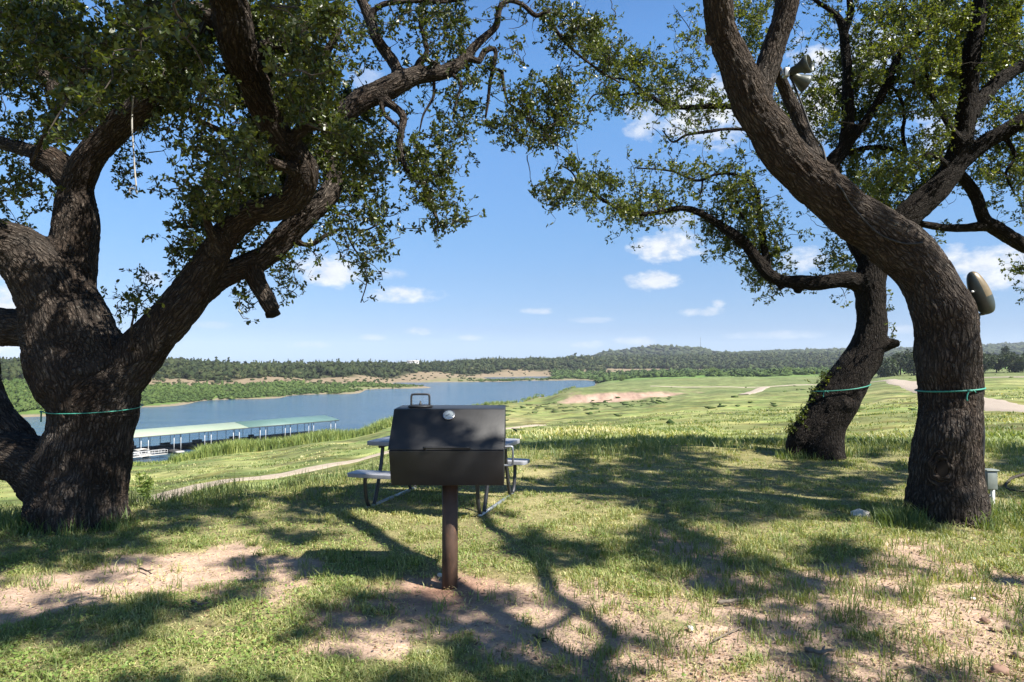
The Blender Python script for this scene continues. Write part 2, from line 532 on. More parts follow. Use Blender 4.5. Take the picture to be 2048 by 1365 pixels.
def H(x, y):
    return float(height(np.array([x]), np.array([y]))[0])


# ---- hand-read maps of bare dirt and of shade, cells of 64 x 32 px of near ground
DIRT_ROWS = (981, [
    "00000000000000000000000000002300", "00000000020000000000000000000001", "00000000021000000000332000000011",
    "00000136310000000000344111235320", "00147887763100000000244332356532", "37887653232226" + "73355334454666" + "4444",
    "87643222334224677654433555765444", "74211112244335554665444566654566", "31111111235554455566455545444567",
    "11111111245553345445566544446778", "11111011233333233344554456655788", "11112111122222222333445557666787"])
SHADE_ROWS = (885, [
    "00000000000000000366666665544046", "00000000000000005677777766655057", "00000000002300006777888776665055",
    "00002556678888845567888887655057", "88887776654544262134678877788323", "88887644563332256334763232346733",
    "99887523553212368776776346754322", "88753136640000235774688656766433", "65542233443000222642367864556666",
    "54335545557764552562135776334564", "46677642246765665675225676532354", "78888621157654566357313567643234",
    "88864211146644676536621356564333", "53211110125645788776322455667533", "31100000012346888887423334567643"])


def rowmap(px, py, M):
    r0, rows = M
    A = np.array([[int(c) for c in r] for r in rows], float) / 9
    A = np.pad(A, 1, mode='edge')
    gx = np.clip(px / 64 + .5, 0, 33 - 1e-3); gy = np.clip((py - r0) / 32 + .5, 0, len(rows) + 1 - 1e-3)
    ix = gx.astype(int); iy = gy.astype(int); fx = gx - ix; fy = gy - iy
    return (A[iy, ix] * (1 - fx) + A[iy, ix + 1] * fx) * (1 - fy) + (A[iy + 1, ix] * (1 - fx) + A[iy + 1, ix + 1] * fx) * fy


def dirt_amount(x, y):
    """0..1 bare soil on the knoll"""
    x = np.asarray(x, float); y = np.asarray(y, float)
    u, D, az = uD(x, y)
    py = 720 + EYE / np.maximum(D, .5) * F
    m = rowmap(u, np.clip(py, 960, 1400), DIRT_ROWS)
    n = fbm(x / .42, y / .42, 21, 4) * .6 + fbm(x / .12, y / .12, 22, 3) * .4
    d = sstep(-.12, .14, m * 1.25 - n + .08)
    return d * (1 - sstep(11, 16, D)) * (y > 0) + (y <= 0) * sstep(.5, .62, n)


def ribbon(name, pts, width, mat, lift, label=None, step=2.0, wob=.25, seed=0):
    K = spline(np.array([(p[0], p[1], 0) for p in pts], float), step)
    N = np.gradient(K[:, :2], axis=0); N /= np.linalg.norm(N, axis=1, keepdims=True) + 1e-9
    N = np.stack([-N[:, 1], N[:, 0]], 1)
    w = np.array(width) if not np.isscalar(width) else np.full(len(K), width)
    if len(w) != len(K): w = np.interp(np.linspace(0, 1, len(K)), np.linspace(0, 1, len(w)), w)
    m = 9
    rows = []
    for k in range(m):
        t = k / (m - 1) * 2 - 1
        ww = w * .5 * (1 + wob * (vnoise(np.arange(len(K)) * .55 * step, np.full(len(K), 3.3 * np.sign(t)), seed) - .5))
        xy = K[:, :2] + N * (ww * t)[:, None]
        D = np.hypot(xy[:, 0], xy[:, 1])
        z = height(xy[:, 0], xy[:, 1]) + lift + D * .0006 - (abs(t) > .9) * (lift + D * .0006) * 1.3
        rows.append(np.column_stack([xy, z]))
    V = np.stack(rows, 1).reshape(-1, 3); n = len(K)
    i, k = np.meshgrid(np.arange(n - 1), np.arange(m - 1), indexing='ij')
    a = (i * m + k).ravel()
    Q = np.stack([a, a + m, a + m + 1, a + 1], 1)
    o = mesh_np(name, V, Q, mat, smooth=True)
    tag(o, kind='structure')
    return o


def build_ground():
    # polar sheet: fine in the direction of view, reaching the horizon
    th = np.concatenate([np.linspace(-math.pi, -.85, 70, endpoint=False), np.linspace(-.85, .85, 900), np.linspace(.85, math.pi, 71)[1:]])
    r = np.concatenate([[0.4, .8, 1.2, 1.6], np.exp(np.linspace(math.log(2.0), math.log(6400), 760))])
    TH, RR = np.meshgrid(th, r, indexing='xy')
    X = RR * np.sin(TH); Y = RR * np.cos(TH)
    x = X.ravel(); y = Y.ravel()
    z = height(x, y)
    u, D, az = uD(x, y)
    d = dirt_amount(x, y)
    z = z - d * .012 * (D < 16)
    row = 720 - (z - EYE) / np.maximum(D, .1) * F
    # ---- albedo
    def c(*v): return np.array(v)[None, :]
    n1 = fbm(x / 3.1, y / 3.1, 41)[:, None]; n2 = fbm(x / .55, y / .55, 42)[:, None]; n3 = fbm(x / 22, y / 22, 43)[:, None]
    n4 = fbm(x / 9, y / 9, 44)[:, None]
    near_soil = c(.40, .285, .215) * (.8 + .4 * n2) + c(.06, .035, .02) * (n1 - .5)
    near_turf = c(.21, .19, .09) * (.7 + .6 * n2) + c(.09, .07, .04) * np.clip(n1 - .5, 0, 1) * 2
    near = near_turf * (1 - d[:, None]) + near_soil * d[:, None]
    ring = np.exp(-(((x + .445) / .34) ** 2 + ((y - 4.85) / .34) ** 2))[:, None]
    near = near * (1 - ring * .8) + c(.27, .14, .09) * ring * .8
    field = c(.178, .198, .07) * (.72 + .56 * n1) + c(.10, .075, .035) * (n3 - .42) * 2
    green = sstep(.45, .68, n4)
    field = field * (1 - green * .6) + c(.13, .19, .05) * green * .6
    dry = sstep(.55, .75, fbm(x / 14, y / 30, 46))[:, None]
    field = field * (1 - dry * .5) + c(.36, .31, .15) * dry * .5
    w_f = sstep(8.5, 17, D)[:, None]
    col = near * (1 - w_f) + field * w_f
    mot = (fbm(x / 5.5, y / 7.5, 47, 5)[:, None] - .5) * 1.7 + (fbm(x / 1.4, y / 2.0, 48, 3)[:, None] - .5) * .9
    fade_ = 1 - .6 * sstep(200, 500, D)[:, None]
    field = field * np.clip(.86 + mot * fade_, .38, 1.45)
    field = field + c(.07, .03, .0) * np.clip(fbm(x / 3.3, y / 6, 49, 4)[:, None] - .52, 0, 1) * 2.4
    col = near * (1 - w_f) + field * w_f
    # wider plain on the right, a little darker and greener
    w_p = (sstep(150, 330, D) * sstep(1050, 1200, u))[:, None]
    plain = c(.122, .146, .055) * (.55 + .9 * n1) * np.clip(1 + mot * .5, .6, 1.4) + c(.05, .04, .02) * (n3 - .4) * 2
    col = col * (1 - w_p) + plain * w_p
    # belt of rank green at the foot of the far wood
    belt = (sstep(480, 640, D) * (1 - sstep(1000, 1060, D)) * sstep(1180, 1260, u))[:, None]
    col = col * (1 - belt) + (c(.11, .19, .045) * (.7 + .6 * n1)) * belt
    # eroded pink banks: where the sheet is steep
    gz = (height(x * 1.012, y * 1.012) - z) / np.maximum(D * .012, 1e-3)
    steep = (sstep(.06, .16, gz + (n4[:, 0] - .5) * .12) * (D > 270) * (D < 345) * (u > 1040) * (u < 1420))[:, None]
    # the far bank
    over = ((D > 225) & (u < 1215) & (row < 850) & (z > LAKE_Z - .5))
    Ds = np.interp(u, [-400, 0, 280, 500, 680, 800, 1000, 1080, 1160, 1215], [238, 259, 316, 380, 435, 518, 675, 715, 735, 740])
    rel = D / Ds
    ov = (over & (rel > .97))[:, None]
    strip = c(.10, .155, .04) * (.7 + .6 * n4)
    tan = c(.20, .155, .10) * (.75 + .5 * n1)
    wood = c(.04, .045, .02) * (.7 + .6 * n1)  # ground darkened to stand for the shade between crowns
    rr = rel + (n3[:, 0] - .5) * .12
    tfrac = sstep(1.19, 1.25, rr)[:, None]; wfrac = sstep(1.37, 1.42, rr)[:, None]
    # tan shore wins towards the right, green strip towards the left
    gl = (1 - sstep(430, 900, u))[:, None]
    low = strip * (gl * .9 + .1) + (tan * .7 + strip * .3) * (.9 - gl * .9)
    fb = low * (1 - tfrac) + tan * tfrac
    fb = fb * (1 - wfrac) + wood * wfrac
    col = np.where(ov, fb, col)
    tanr = ((D > 1000) & (D < 1110) & (u >= 1160) & (u < 1500))[:, None]
    col = np.where(tanr, tan, col)
    wr = ((D >= 1110) & (u >= 1160))[:, None]
    col = np.where(wr, wood, col)
    col = col * (1 - steep) + (c(.33, .225, .17) * (.45 + 1.1 * fbm(x / 2.2, y / 9, 50, 4)[:, None])) * steep
    mud = ((z < LAKE_Z + .5))[:, None]
    col = np.where(mud, c(.20, .165, .11) + 0 * col, col)
    col = np.clip(col, .01, .9)
    nt_, nr = len(th), len(r)
    i, k = np.meshgrid(np.arange(nr - 1), np.arange(nt_ - 1), indexing='ij')
    a = (i * nt_ + k).ravel()
    Q = np.stack([a, a + nt_, a + nt_ + 1, a + 1], 1)[:, ::-1]
    V = np.column_stack([x, y, z])
    m, nt = new_mat('meadow_soil')
    pos = nt.n('ShaderNodeNewGeometry').outputs['Position']
    base = nt.attr('albedo')
    s1 = nt.noise(pos, 9, 6, .65); s2 = nt.noise(pos, 55, 5, .7); s3 = nt.noise(pos, .5, 5, .65)
    f = nt.math('MULTIPLY', nt.rng(s1, .25, .75, .72, 1.28), nt.rng(s2, .25, .75, .7, 1.3))
    f = nt.math('MULTIPLY', f, nt.rng(s3, .3, .7, .85, 1.15))
    colr = nt.mix(1.0, base, (1, 1, 1), 'MULTIPLY')
    sc = nt.n('ShaderNodeVectorMath', operation='SCALE'); nt.t.links.new(base, sc.inputs[0]); nt.t.links.new(f, sc.inputs['Scale'])
    vor = nt.vor(pos, 42, 'F1')
    h = nt.math('ADD', nt.math('MULTIPLY', s1, .6), nt.math('ADD', nt.math('MULTIPLY', s2, .5), nt.math('MULTIPLY', vor, .25)))
    finish(nt, sc.outputs[0], .95, nt.bump(h, .7, .03), 0, .1)
    o = mesh_np('ground', V, Q, m, smooth=True, attrs={'albedo': col})
    tag(o, kind='structure')
    return o


def build_lake():
    m, nt = new_mat('lake_water')
    pos = nt.n('ShaderNodeNewGeometry').outputs['Position']
    n1 = nt.noise(nt.mapping(pos, (1, 1, 1)), 1.1, 4, .6)
    n2 = nt.noise(nt.mapping(pos, (1, 1.6, 1)), .16, 4, .6)
    n3 = nt.noise(nt.mapping(pos, (.5, 3.5, 1)), .03, 5, .6)
    h = nt.math('ADD', nt.math('MULTIPLY', n1, .5), nt.math('MULTIPLY', n2, 1.6))
    c = nt.mix(nt.rng(n3, .35, .65), (.014, .05, .095), (.055, .095, .12))
    finish(nt, c, .12, nt.bump(h, .55, .55), 0, .5)
    V = np.array([[-700, 100, LAKE_Z], [500, 100, LAKE_Z], [500, 900, LAKE_Z], [-700, 900, LAKE_Z]], float)
    gx = np.linspace(-700, 500, 25); gy = np.linspace(95, 900, 25)
    X, Y = np.meshgrid(gx, gy); V = np.column_stack([X.ravel(), Y.ravel(), np.full(X.size, LAKE_Z)])
    i, k = np.meshgrid(np.arange(24), np.arange(24), indexing='ij'); a = (i * 25 + k).ravel()
    o = mesh_np('lake', V, np.stack([a, a + 1, a + 26, a + 25], 1), m)
    tag(o, kind='structure')
    return o


ground = build_ground()
lake = build_lake()


def track_mat(name, a, b):
    m, nt = new_mat(name)
    pos = nt.n('ShaderNodeNewGeometry').outputs['Position']
    s1 = nt.noise(pos, 1.4, 6, .65); s2 = nt.noise(pos, 14, 5, .7)
    c = nt.mix(nt.rng(s1, .3, .7), a, b)
    c = nt.mix(nt.rng(s2, .35, .75), nt.mix(1.0, c, (.75, .75, .75), 'MULTIPLY'), c)
    finish(nt, c, .95, nt.bump(s2, .4, .02), 0, .1)
    return m


def ground_at(px, D):
    x = (px - 1024) / F * D
    return (x, D)


trk = track_mat('pale_gravel', (.34, .28, .21), (.47, .39, .30))
rd = track_mat('pale_road', (.34, .28, .225), (.43, .36, .295))
# lower dirt track seen left of the grill
TRACK = [ground_at(180, 33), ground_at(300, 40), ground_at(500, 54), ground_at(700, 71), ground_at(900, 96), ground_at(1080, 130)]
ROAD = [ground_at(2300, 44), ground_at(2048, 64), ground_at(1960, 98), ground_at(1900, 140), ground_at(1839, 205), ground_at(1785, 320), ground_at(1700, 345), ground_at(1560, 352), ground_at(1300, 360)]
ribbon('dirt_track', TRACK, [3.2, 3.0, 3.3, 3.4, 3.0], trk, .05, seed=4)
ribbon('road', ROAD, [5.4, 5.6, 5.8, 6.4, 9, 12, 4, 2.2, 1.8], rd, .08, step=3, seed=5)
ribbon('path', [ground_at(1486, 255), ground_at(1505, 280), ground_at(1532, 345)], [4.5, 5, 4], rd, .08, step=3, seed=6)
ribbon('lane', [ground_at(2350, 245), ground_at(2120, 262), ground_at(1960, 285), ground_at(1900, 300)], 4.0, rd, .1, step=3, seed=8)
# ================================================================ OAKS
SUN = np.array([.53, -.35, .745]); SUN /= np.linalg.norm(SUN)


def vox(V, Q, T, size, smooth_it=2):
    me = mesh_np('tmp', V, [Q, T])
    md = me.modifiers.new('r', 'REMESH'); md.mode = 'VOXEL'; md.voxel_size = size
    if smooth_it:
        s = me.modifiers.new('s', 'SMOOTH'); s.factor = .5; s.iterations = smooth_it
    dg = bpy.context.evaluated_depsgraph_get()
    ev = me.evaluated_get(dg); m2 = ev.to_mesh()
    n = len(m2.vertices); co = np.empty(n * 3, np.float32); m2.vertices.foreach_get('co', co)
    nr = np.empty(n * 3, np.float32); m2.vertices.foreach_get('normal', nr)
    nf = len(m2.polygons); li = np.empty(nf, np.int32); lt = np.empty(nf, np.int32)
    m2.polygons.foreach_get('loop_start', li); m2.polygons.foreach_get('loop_total', lt)
    lv = np.empty(len(m2.loops), np.int32); m2.loops.foreach_get('vertex_index', lv)
    ev.to_mesh_clear()
    d = me.data; bpy.data.objects.remove(me); bpy.data.meshes.remove(d)
    q = lt == 4
    Qs = lv[li[q][:, None] + np.arange(4)]; Ts = lv[li[~q][:, None] + np.arange(3)] if (~q).any() else np.zeros((0, 3), np.int32)
    return co.reshape(-1, 3), nr.reshape(-1, 3), Qs, Ts


def shrink(w, seed):
    return 1.0 if seed == 2 else (.93 if (seed == 1 and w > 125) else .875)


class Oak:
    """limbs: list of key rows (px, py, width px, depth); world rows may be given as ('w', [(x,y,z,r)...])"""

    def __init__(self, limbs, voxel, thin=.028, seed=0):
        self.segs = []
        self.voxel = voxel
        V = []; Q = []; T = []; n = 0
        tv = MB(); tb = []
        sp = []; st = []; sN = []; sB = []; ss = []; sr = []
        for li, L in enumerate(limbs):
            if L[0] == 'w':
                K = np.array(L[1], float)
            else:
                K = np.array([[*P(px, py, D), w * D / F * .5 * shrink(w, seed)] for px, py, w, D in L], float)
            S = spline(K, .05)
            S[:, 3] = np.maximum(S[:, 3], .004)
            # crookedness
            off = np.array([mnoise.noise_vector(Vector(p[:3] * 1.7) + Vector((seed * 9.1, 0, 0))) for p in S])
            amp = np.clip(.035 - S[:, 3] * .05, .006, .03)
            fade = np.clip(np.arange(len(S)) / 8, 0, 1)
            S[:, :3] += off * (amp * fade)[:, None]
            N, B, Tg = frames(S[:, :3])
            s = np.concatenate([[0], np.cumsum(np.linalg.norm(np.diff(S[:, :3], axis=0), axis=1))]) + li * 13.7
            sp.append(S[:, :3]); st.append(Tg); sN.append(N); sB.append(B); ss.append(s); sr.append(S[:, 3])
            thick = S[:, 3] > thin
            k = int(np.argmax(~thick)) if (~thick).any() else len(S)
            if k >= 3:
                m = MB(); nk = 22
                pts = S[:k, :3]; rad = S[:k, 3]
                ang = np.linspace(0, 2 * math.pi, nk, endpoint=False)
                dirs = np.cos(ang)[None, :, None] * N[:k, None, :] + np.sin(ang)[None, :, None] * B[:k, None, :]
                lump = np.array([[mnoise.fractal(Vector(pts[i] * 2.2 + dirs[i, j] * rad[i] * 2.2), 1.0, 2.0, 3) for j in range(nk)] for i in range(k)])
                rr = rad[:, None] * (1 + .11 * lump)
                W = (pts[:, None, :] + dirs * rr[:, :, None]).reshape(-1, 3)
                q = [[i * nk + j, i * nk + (j + 1) % nk, (i + 1) * nk + (j + 1) % nk, (i + 1) * nk + j] for i in range(k - 1) for j in range(nk)]
                W = np.vstack([W, pts[:1], pts[-1:] + Tg[k - 1:k] * rad[k - 1] * .35])
                t = []
                for j in range(nk):
                    t.append([k * nk, (j + 1) % nk, j]); t.append([k * nk + 1, (k - 1) * nk + j, (k - 1) * nk + (j + 1) % nk])
                V.append(W); Q.append(np.array(q) + n); T.append(np.array(t) + n); n += len(W)
            if k < len(S):
                a = max(0, k - 4)
                pts = S[a:, :3]; sd = 8
                n0 = tv.n
                tv.tube(pts, S[a:, 3], sd)
                ang = np.linspace(0, 2 * math.pi, sd, endpoint=False)
                bk = np.array([[math.cos(g) * S[i, 3], math.sin(g) * S[i, 3], s[i]] for i in range(a, len(S)) for g in ang] + [[0, 0, s[a]], [0, 0, s[-1]]])
                tb.append(bk)
        self.sp = np.vstack(sp); self.st = np.vstack(st); self.sN = np.vstack(sN); self.sB = np.vstack(sB)
        self.ss = np.concatenate(ss); self.sr = np.concatenate(sr)
        co, nr, Qs, Ts = vox(np.vstack(V), np.vstack(Q), np.vstack(T), voxel)
        self.co, self.nr, self.Q, self.T = co.astype(float), nr.astype(float), Qs, Ts
        self.thin = tv; self.tb = tb
        kd = KDTree(len(self.sp))
        for i, p in enumerate(self.sp): kd.insert(p, i)
        kd.balance(); self.kd = kd
        bark = np.zeros_like(self.co)
        ids = np.empty(len(self.co), int)
        for i, p in enumerate(self.co):
            c = kd.find_n(p, 3)
            ids[i] = min(c, key=lambda h: h[2] - self.sr[h[1]])[1]
        dv = self.co - self.sp[ids]
        bark[:, 0] = (dv * self.sN[ids]).sum(1); bark[:, 1] = (dv * self.sB[ids]).sum(1)
        bark[:, 2] = self.ss[ids] + (dv * self.st[ids]).sum(1)
        self.bark = bark; self.vr = self.sr[ids]

    def knot(self, c, r, h):
        d = np.linalg.norm(self.co - np.array(c), axis=1) / r
        amt = h * (np.exp(-((d - 1) / .35) ** 2) - 1.1 * np.exp(-(d / .45) ** 2))
        self.co += self.nr * (amt * (d < 2.5))[:, None]

    def swell(self, c, r, h):
        d = np.linalg.norm(self.co - np.array(c), axis=1) / r
        self.co += self.nr * (h * np.exp(-d ** 2))[:, None]

    def furrow(self, amp=.011):
        sc = np.array([25, 25, 4.2])
        out = np.empty(len(self.co))
        for i, b in enumerate(self.bark):
            v = Vector(b * sc)
            v += mnoise.noise_vector(Vector(b * 5.0)) * .6
            d = mnoise.voronoi(v)[0]
            out[i] = d[1] - d[0]
        g = sstep(0, .42, out)
        a = amp * np.clip(self.vr / .16, .25, 1)
        self.co += self.nr * ((g - .7) * a)[:, None]

    def build(self, root, name, mat):
        n = len(self.co)
        V = self.co; B = self.bark; F4 = [self.Q]; F3 = [self.T]
        if self.thin.n:
            V = np.vstack([V] + self.thin.V); B = np.vstack([B] + self.tb)
            F4.append(np.vstack(self.thin.Q) + n); F3.append(np.vstack(self.thin.T) + n)
        o = mesh_np(name, V, [np.vstack(F4), np.vstack(F3)], mat, root, True, {'bark': B})
        self.bvh = BVHTree.FromPolygons([Vector(v) for v in self.co], [tuple(f) for f in self.Q])
        return o

    def ring(self, c, axis_up=(0, 0, 1), tilt=(0, 0), sag=0.0, n=64, off=.007, reach=1.5):
        """points of a loop hugging the trunk at height of c"""
        c = np.array(c); pts = []
        for a in np.linspace(0, 2 * math.pi, n, endpoint=False):
            d = np.array([math.cos(a), math.sin(a), 0.0])
            z = c[2] + tilt[0] * math.cos(a) + tilt[1] * math.sin(a)
            o = Vector((c[0] + d[0] * reach, c[1] + d[1] * reach, z))
            h = self.bvh.ray_cast(o, Vector(-d), reach)
            if h[0] is None: r = .2
            else: r = (Vector((c[0], c[1], z)) - h[0]).length
            pts.append((d, r, z))
        rr = np.array([p[1] for p in pts]); k = 3
        rm = np.max([np.roll(rr, s) for s in range(-k, k + 1)], axis=0)
        rr = np.minimum(rm, rr + .03)
        return np.array([[c[0] + d[0] * (r + off), c[1] + d[1] * (r + off), z] for (d, _, z), r in zip(pts, rr)])


# ---------------------------------------------------------------- limb traces
D0 = 6.75
left_limbs = [
    # trunk and the great left fork
    [(160, 1075, 215, D0), (160, 1035, 196, D0), (160, 985, 186, D0), (168, 925, 180, D0), (181, 855, 168, D0), (186, 795, 190, D0), (165, 735, 205, D0), (140, 672, 182, D0), (118, 610, 160, D0), (85, 552, 140, D0 - .05), (40, 506, 122, D0 - .1), (-10, 482, 112, D0 - .2), (-90, 440, 100, D0 - .4), (-220, 330, 80, D0 - .8)],
    # low limb to the left, and its upright
    [(168, 1000, 120, D0), (100, 945, 140, D0), (40, 918, 112, D0), (-20, 905, 112, D0 + .1), (-120, 860, 100, D0 + .3), (-260, 760, 80, D0 + .6)],
    [(70, 935, 70, D0 + .15), (34, 882, 82, D0 + .2), (-6, 835, 78, D0 + .25), (-34, 775, 74, D0 + .3), (-50, 690, 70, D0 + .3), (-120, 560, 60, D0 + .4)],
    [(120, 664, 100, D0), (60, 658, 88, D0 + .1), (0, 656, 84, D0 + .2), (-90, 640, 80, D0 + .4), (-220, 560, 60, D0 + .9)],
    # upright middle limb
    [(128, 640, 120, D0), (140, 575, 104, D0 + .1), (146, 510, 103, D0 + .15), (153, 448, 95, D0 + .2), (154, 388, 75, D0 + .2), (168, 342, 68, D0 + .15), (194, 298, 66, D0 + .1), (232, 258, 65, D0 + .02), (276, 220, 63, D0 - .1), (330, 175, 58, D0 - .25), (380, 118, 56, D0 - .5), (420, 40, 44, D0 - .8), (450, -80, 36, D0 - 1.0), (470, -240, 26, D0 - 1.2)],
    [(150, 372, 62, D0 + .2), (122, 338, 66, D0 + .2), (95, 322, 64, D0 + .2), (72, 318, 52, D0 + .2)],
    [(100, 318, 40, D0 + .2), (55, 298, 34, D0 + .3), (5, 285, 32, D0 + .4), (-90, 260, 26, D0 + .5), (-180, 200, 18, D0 + .6)],
    [(-120, 150, 40, D0), (-40, 128, 36, D0 - .1), (20, 138, 34, D0 - .2), (70, 142, 32, D0 - .2), (100, 162, 32, D0 - .2), (106, 188, 26, D0 - .2)],
    [(100, 158, 16, D0 - .2), (118, 172, 14, D0 - .2), (126, 184, 9, D0 - .2)],
    [(-220, 330, 60, D0 - .8), (-200, 200, 50, D0 - .6), (-150, 150, 42, D0 - .2), (-100, 142, 40, D0)],
    [(-40, 40, 20, D0 - .6), (20, 30, 22, D0 - .7), (70, 45, 20, D0 - .7), (100, 60, 14, D0 - .7)],
    # right limb, coming up and towards the viewer
    [(190, 800, 130, D0), (245, 745, 122, D0), (316, 662, 95, D0), (378, 592, 90, D0 - .05), (412, 530, 76, D0 - .1), (450, 474, 66, D0 - .15), (505, 428, 54, D0 - .2), (555, 418, 58, D0 - .25), (590, 392, 68, D0 - .3), (604, 350, 72, D0 - .4), (590, 312, 66, D0 - .5), (560, 276, 62, D0 - .65), (535, 228, 68, D0 - .8), (506, 165, 74, D0 - 1.05), (482, 112, 84, D0 - 1.3), (466, 56, 88, D0 - 1.55), (456, 0, 88, D0 - 1.75), (442, -50, 82, D0 - 2.0), (430, -160, 72, D0 - 2.4), (400, -330, 58, D0 - 2.9)],
    # second right limb, behind and in the sun
    [(395, 592, 60, D0 + .05), (440, 556, 56, D0 + .1), (490, 532, 54, D0 + .2), (535, 508, 54, D0 + .25), (572, 472, 56, D0 + .3), (610, 436, 52, D0 + .35), (645, 400, 50, D0 + .4), (664, 366, 46, D0 + .5), (660, 322, 42, D0 + .6), (664, 278, 44, D0 + .7), (688, 232, 48, D0 + .75), (722, 202, 54, D0 + .8), (760, 184, 54, D0 + .85), (800, 164, 50, D0 + .9), (840, 150, 40, D0 + 1.0), (890, 142, 32, D0 + 1.1), (922, 125, 27, D0 + 1.2), (940, 104, 22, D0 + 1.25), (962, 82, 19, D0 + 1.3), (992, 55, 17, D0 + 1.4), (1001, 20, 15, D0 + 1.45), (1020, 5, 13, D0 + 1.5), (1046, 12, 12, D0 + 1.6), (1073, 33, 12, D0 + 1.7), (1095, 24, 10, D0 + 1.7), (1106, 50, 9, D0 + 1.75), (1130, 82, 8, D0 + 1.8), (1162, 112, 6, D0 + 1.9), (1200, 140, 5, D0 + 2.0), (1240, 165, 4, D0 + 2.1)],
    # sawn stub under it
    [(505, 528, 40, D0 + .2), (512, 562, 42, D0 + .2), (528, 594, 40, D0 + .2), (543, 620, 36, D0 + .2)],
    # pale dead-looking branch going up
    [(800, 165, 30, D0 + .9), (792, 138, 29, D0 + .9), (774, 108, 27, D0 + .95), (756, 80, 25, D0 + .95), (744, 48, 25, D0 + 1), (732, 16, 24, D0 + 1), (712, -30, 20, D0 + 1), (690, -110, 15, D0 + 1)],
    [(740, 30, 14, D0 + 1), (770, 8, 13, D0 + 1), (830, 2, 13, D0 + 1), (890, 4, 11, D0 + 1.1), (960, -8, 9, D0 + 1.2)],
    [(830, 150, 18, D0 + 1), (838, 126, 18, D0 + 1), (852, 105, 13, D0 + 1), (846, 75, 10, D0 + 1), (838, 45, 8, D0 + 1)],
    [(850, 118, 12, D0 + 1), (868, 126, 12, D0 + 1), (884, 136, 10, D0 + 1.05)],
    [(922, 118, 14, D0 + 1.2), (942, 118, 15, D0 + 1.2), (957, 124, 15, D0 + 1.2), (966, 108, 14, D0 + 1.25), (982, 100, 13, D0 + 1.3), (992, 104, 11, D0 + 1.3), (988, 130, 10, D0 + 1.3), (980, 165, 8, D0 + 1.3), (976, 200, 7, D0 + 1.3), (971, 234, 5, D0 + 1.3)],
    [(988, 138, 8, D0 + 1.3), (1003, 146, 8, D0 + 1.3), (1008, 180, 7, D0 + 1.3), (1018, 208, 5, D0 + 1.3), (1060, 240, 5, D0 + 1.4), (1100, 250, 4, D0 + 1.5), (1140, 215, 3, D0 + 1.6)],
    # hanging branch
    [(752, 190, 22, D0 + .85), (778, 208, 20, D0 + .8), (804, 232, 19, D0 + .8), (803, 262, 17, D0 + .75), (802, 292, 16, D0 + .75), (814, 335, 14, D0 + .7), (842, 356, 13, D0 + .7), (860, 392, 10, D0 + .7), (868, 425, 9, D0 + .7), (876, 448, 7, D0 + .7), (866, 464, 7, D0 + .7)],
    [(762, 206, 12, D0 + .8), (768, 230, 10, D0 + .8), (790, 250, 7, D0 + .8), (800, 262, 5, D0 + .8)],
    [(905, 150, 10, D0 + 1.1), (922, 168, 8, D0 + 1.1), (912, 205, 6, D0 + 1.1), (905, 240, 4, D0 + 1.1)],
    [(868, 160, 8, D0 + 1.1), (866, 195, 7, D0 + 1.1), (845, 230, 5, D0 + 1.1), (838, 265, 3, D0 + 1.1)],
    [(590, 460, 18, D0 + .35), (600, 486, 14, D0 + .35), (628, 488, 12, D0 + .4), (655, 470, 9, D0 + .4), (690, 458, 7, D0 + .5), (730, 462, 5, D0 + .5), (760, 450, 4, D0 + .5)],
    [(690, 458, 5, D0 + .5), (705, 490, 4, D0 + .5), (725, 520, 4, D0 + .5), (733, 560, 3, D0 + .5), (722, 605, 2.5, D0 + .5)],
    [(265, 700, 10, D0 - .25), (262, 660, 6, D0 - .3), (272, 620, 4, D0 - .3), (285, 585, 4, D0 - .3)],
    [(222, 700, 6, D0 - .2), (214, 660, 4, D0 - .25), (204, 630, 3, D0 - .25)],
    [(600, 345, 34, D0 - .4), (560, 330, 26, D0 - .8), (510, 300, 20, D0 - 1.2), (450, 270, 15, D0 - 1.5), (390, 240, 10, D0 - 1.7)],
    [(470, 60, 44, D0 - 1.5), (380, 20, 34, D0 - 1.6), (280, 60, 26, D0 - 1.7), (190, 110, 20, D0 - 1.8), (110, 230, 12, D0 - 1.7), (60, 330, 8, D0 - 1.4)],
    [(490, 110, 40, D0 - 1.25), (570, 90, 30, D0 - 1.2), (640, 110, 22, D0 - 1.1), (680, 60, 16, D0 - 1.0)],
    [(575, 285, 36, D0 - .6), (630, 250, 24, D0 - .8), (690, 280, 16, D0 - .9), (730, 330, 10, D0 - .9)],
    [(440, 500, 30, D0 - .2), (420, 460, 22, D0 - .35), (400, 410, 15, D0 - .5), (370, 360, 10, D0 - .6)],
]
DR = 6.95
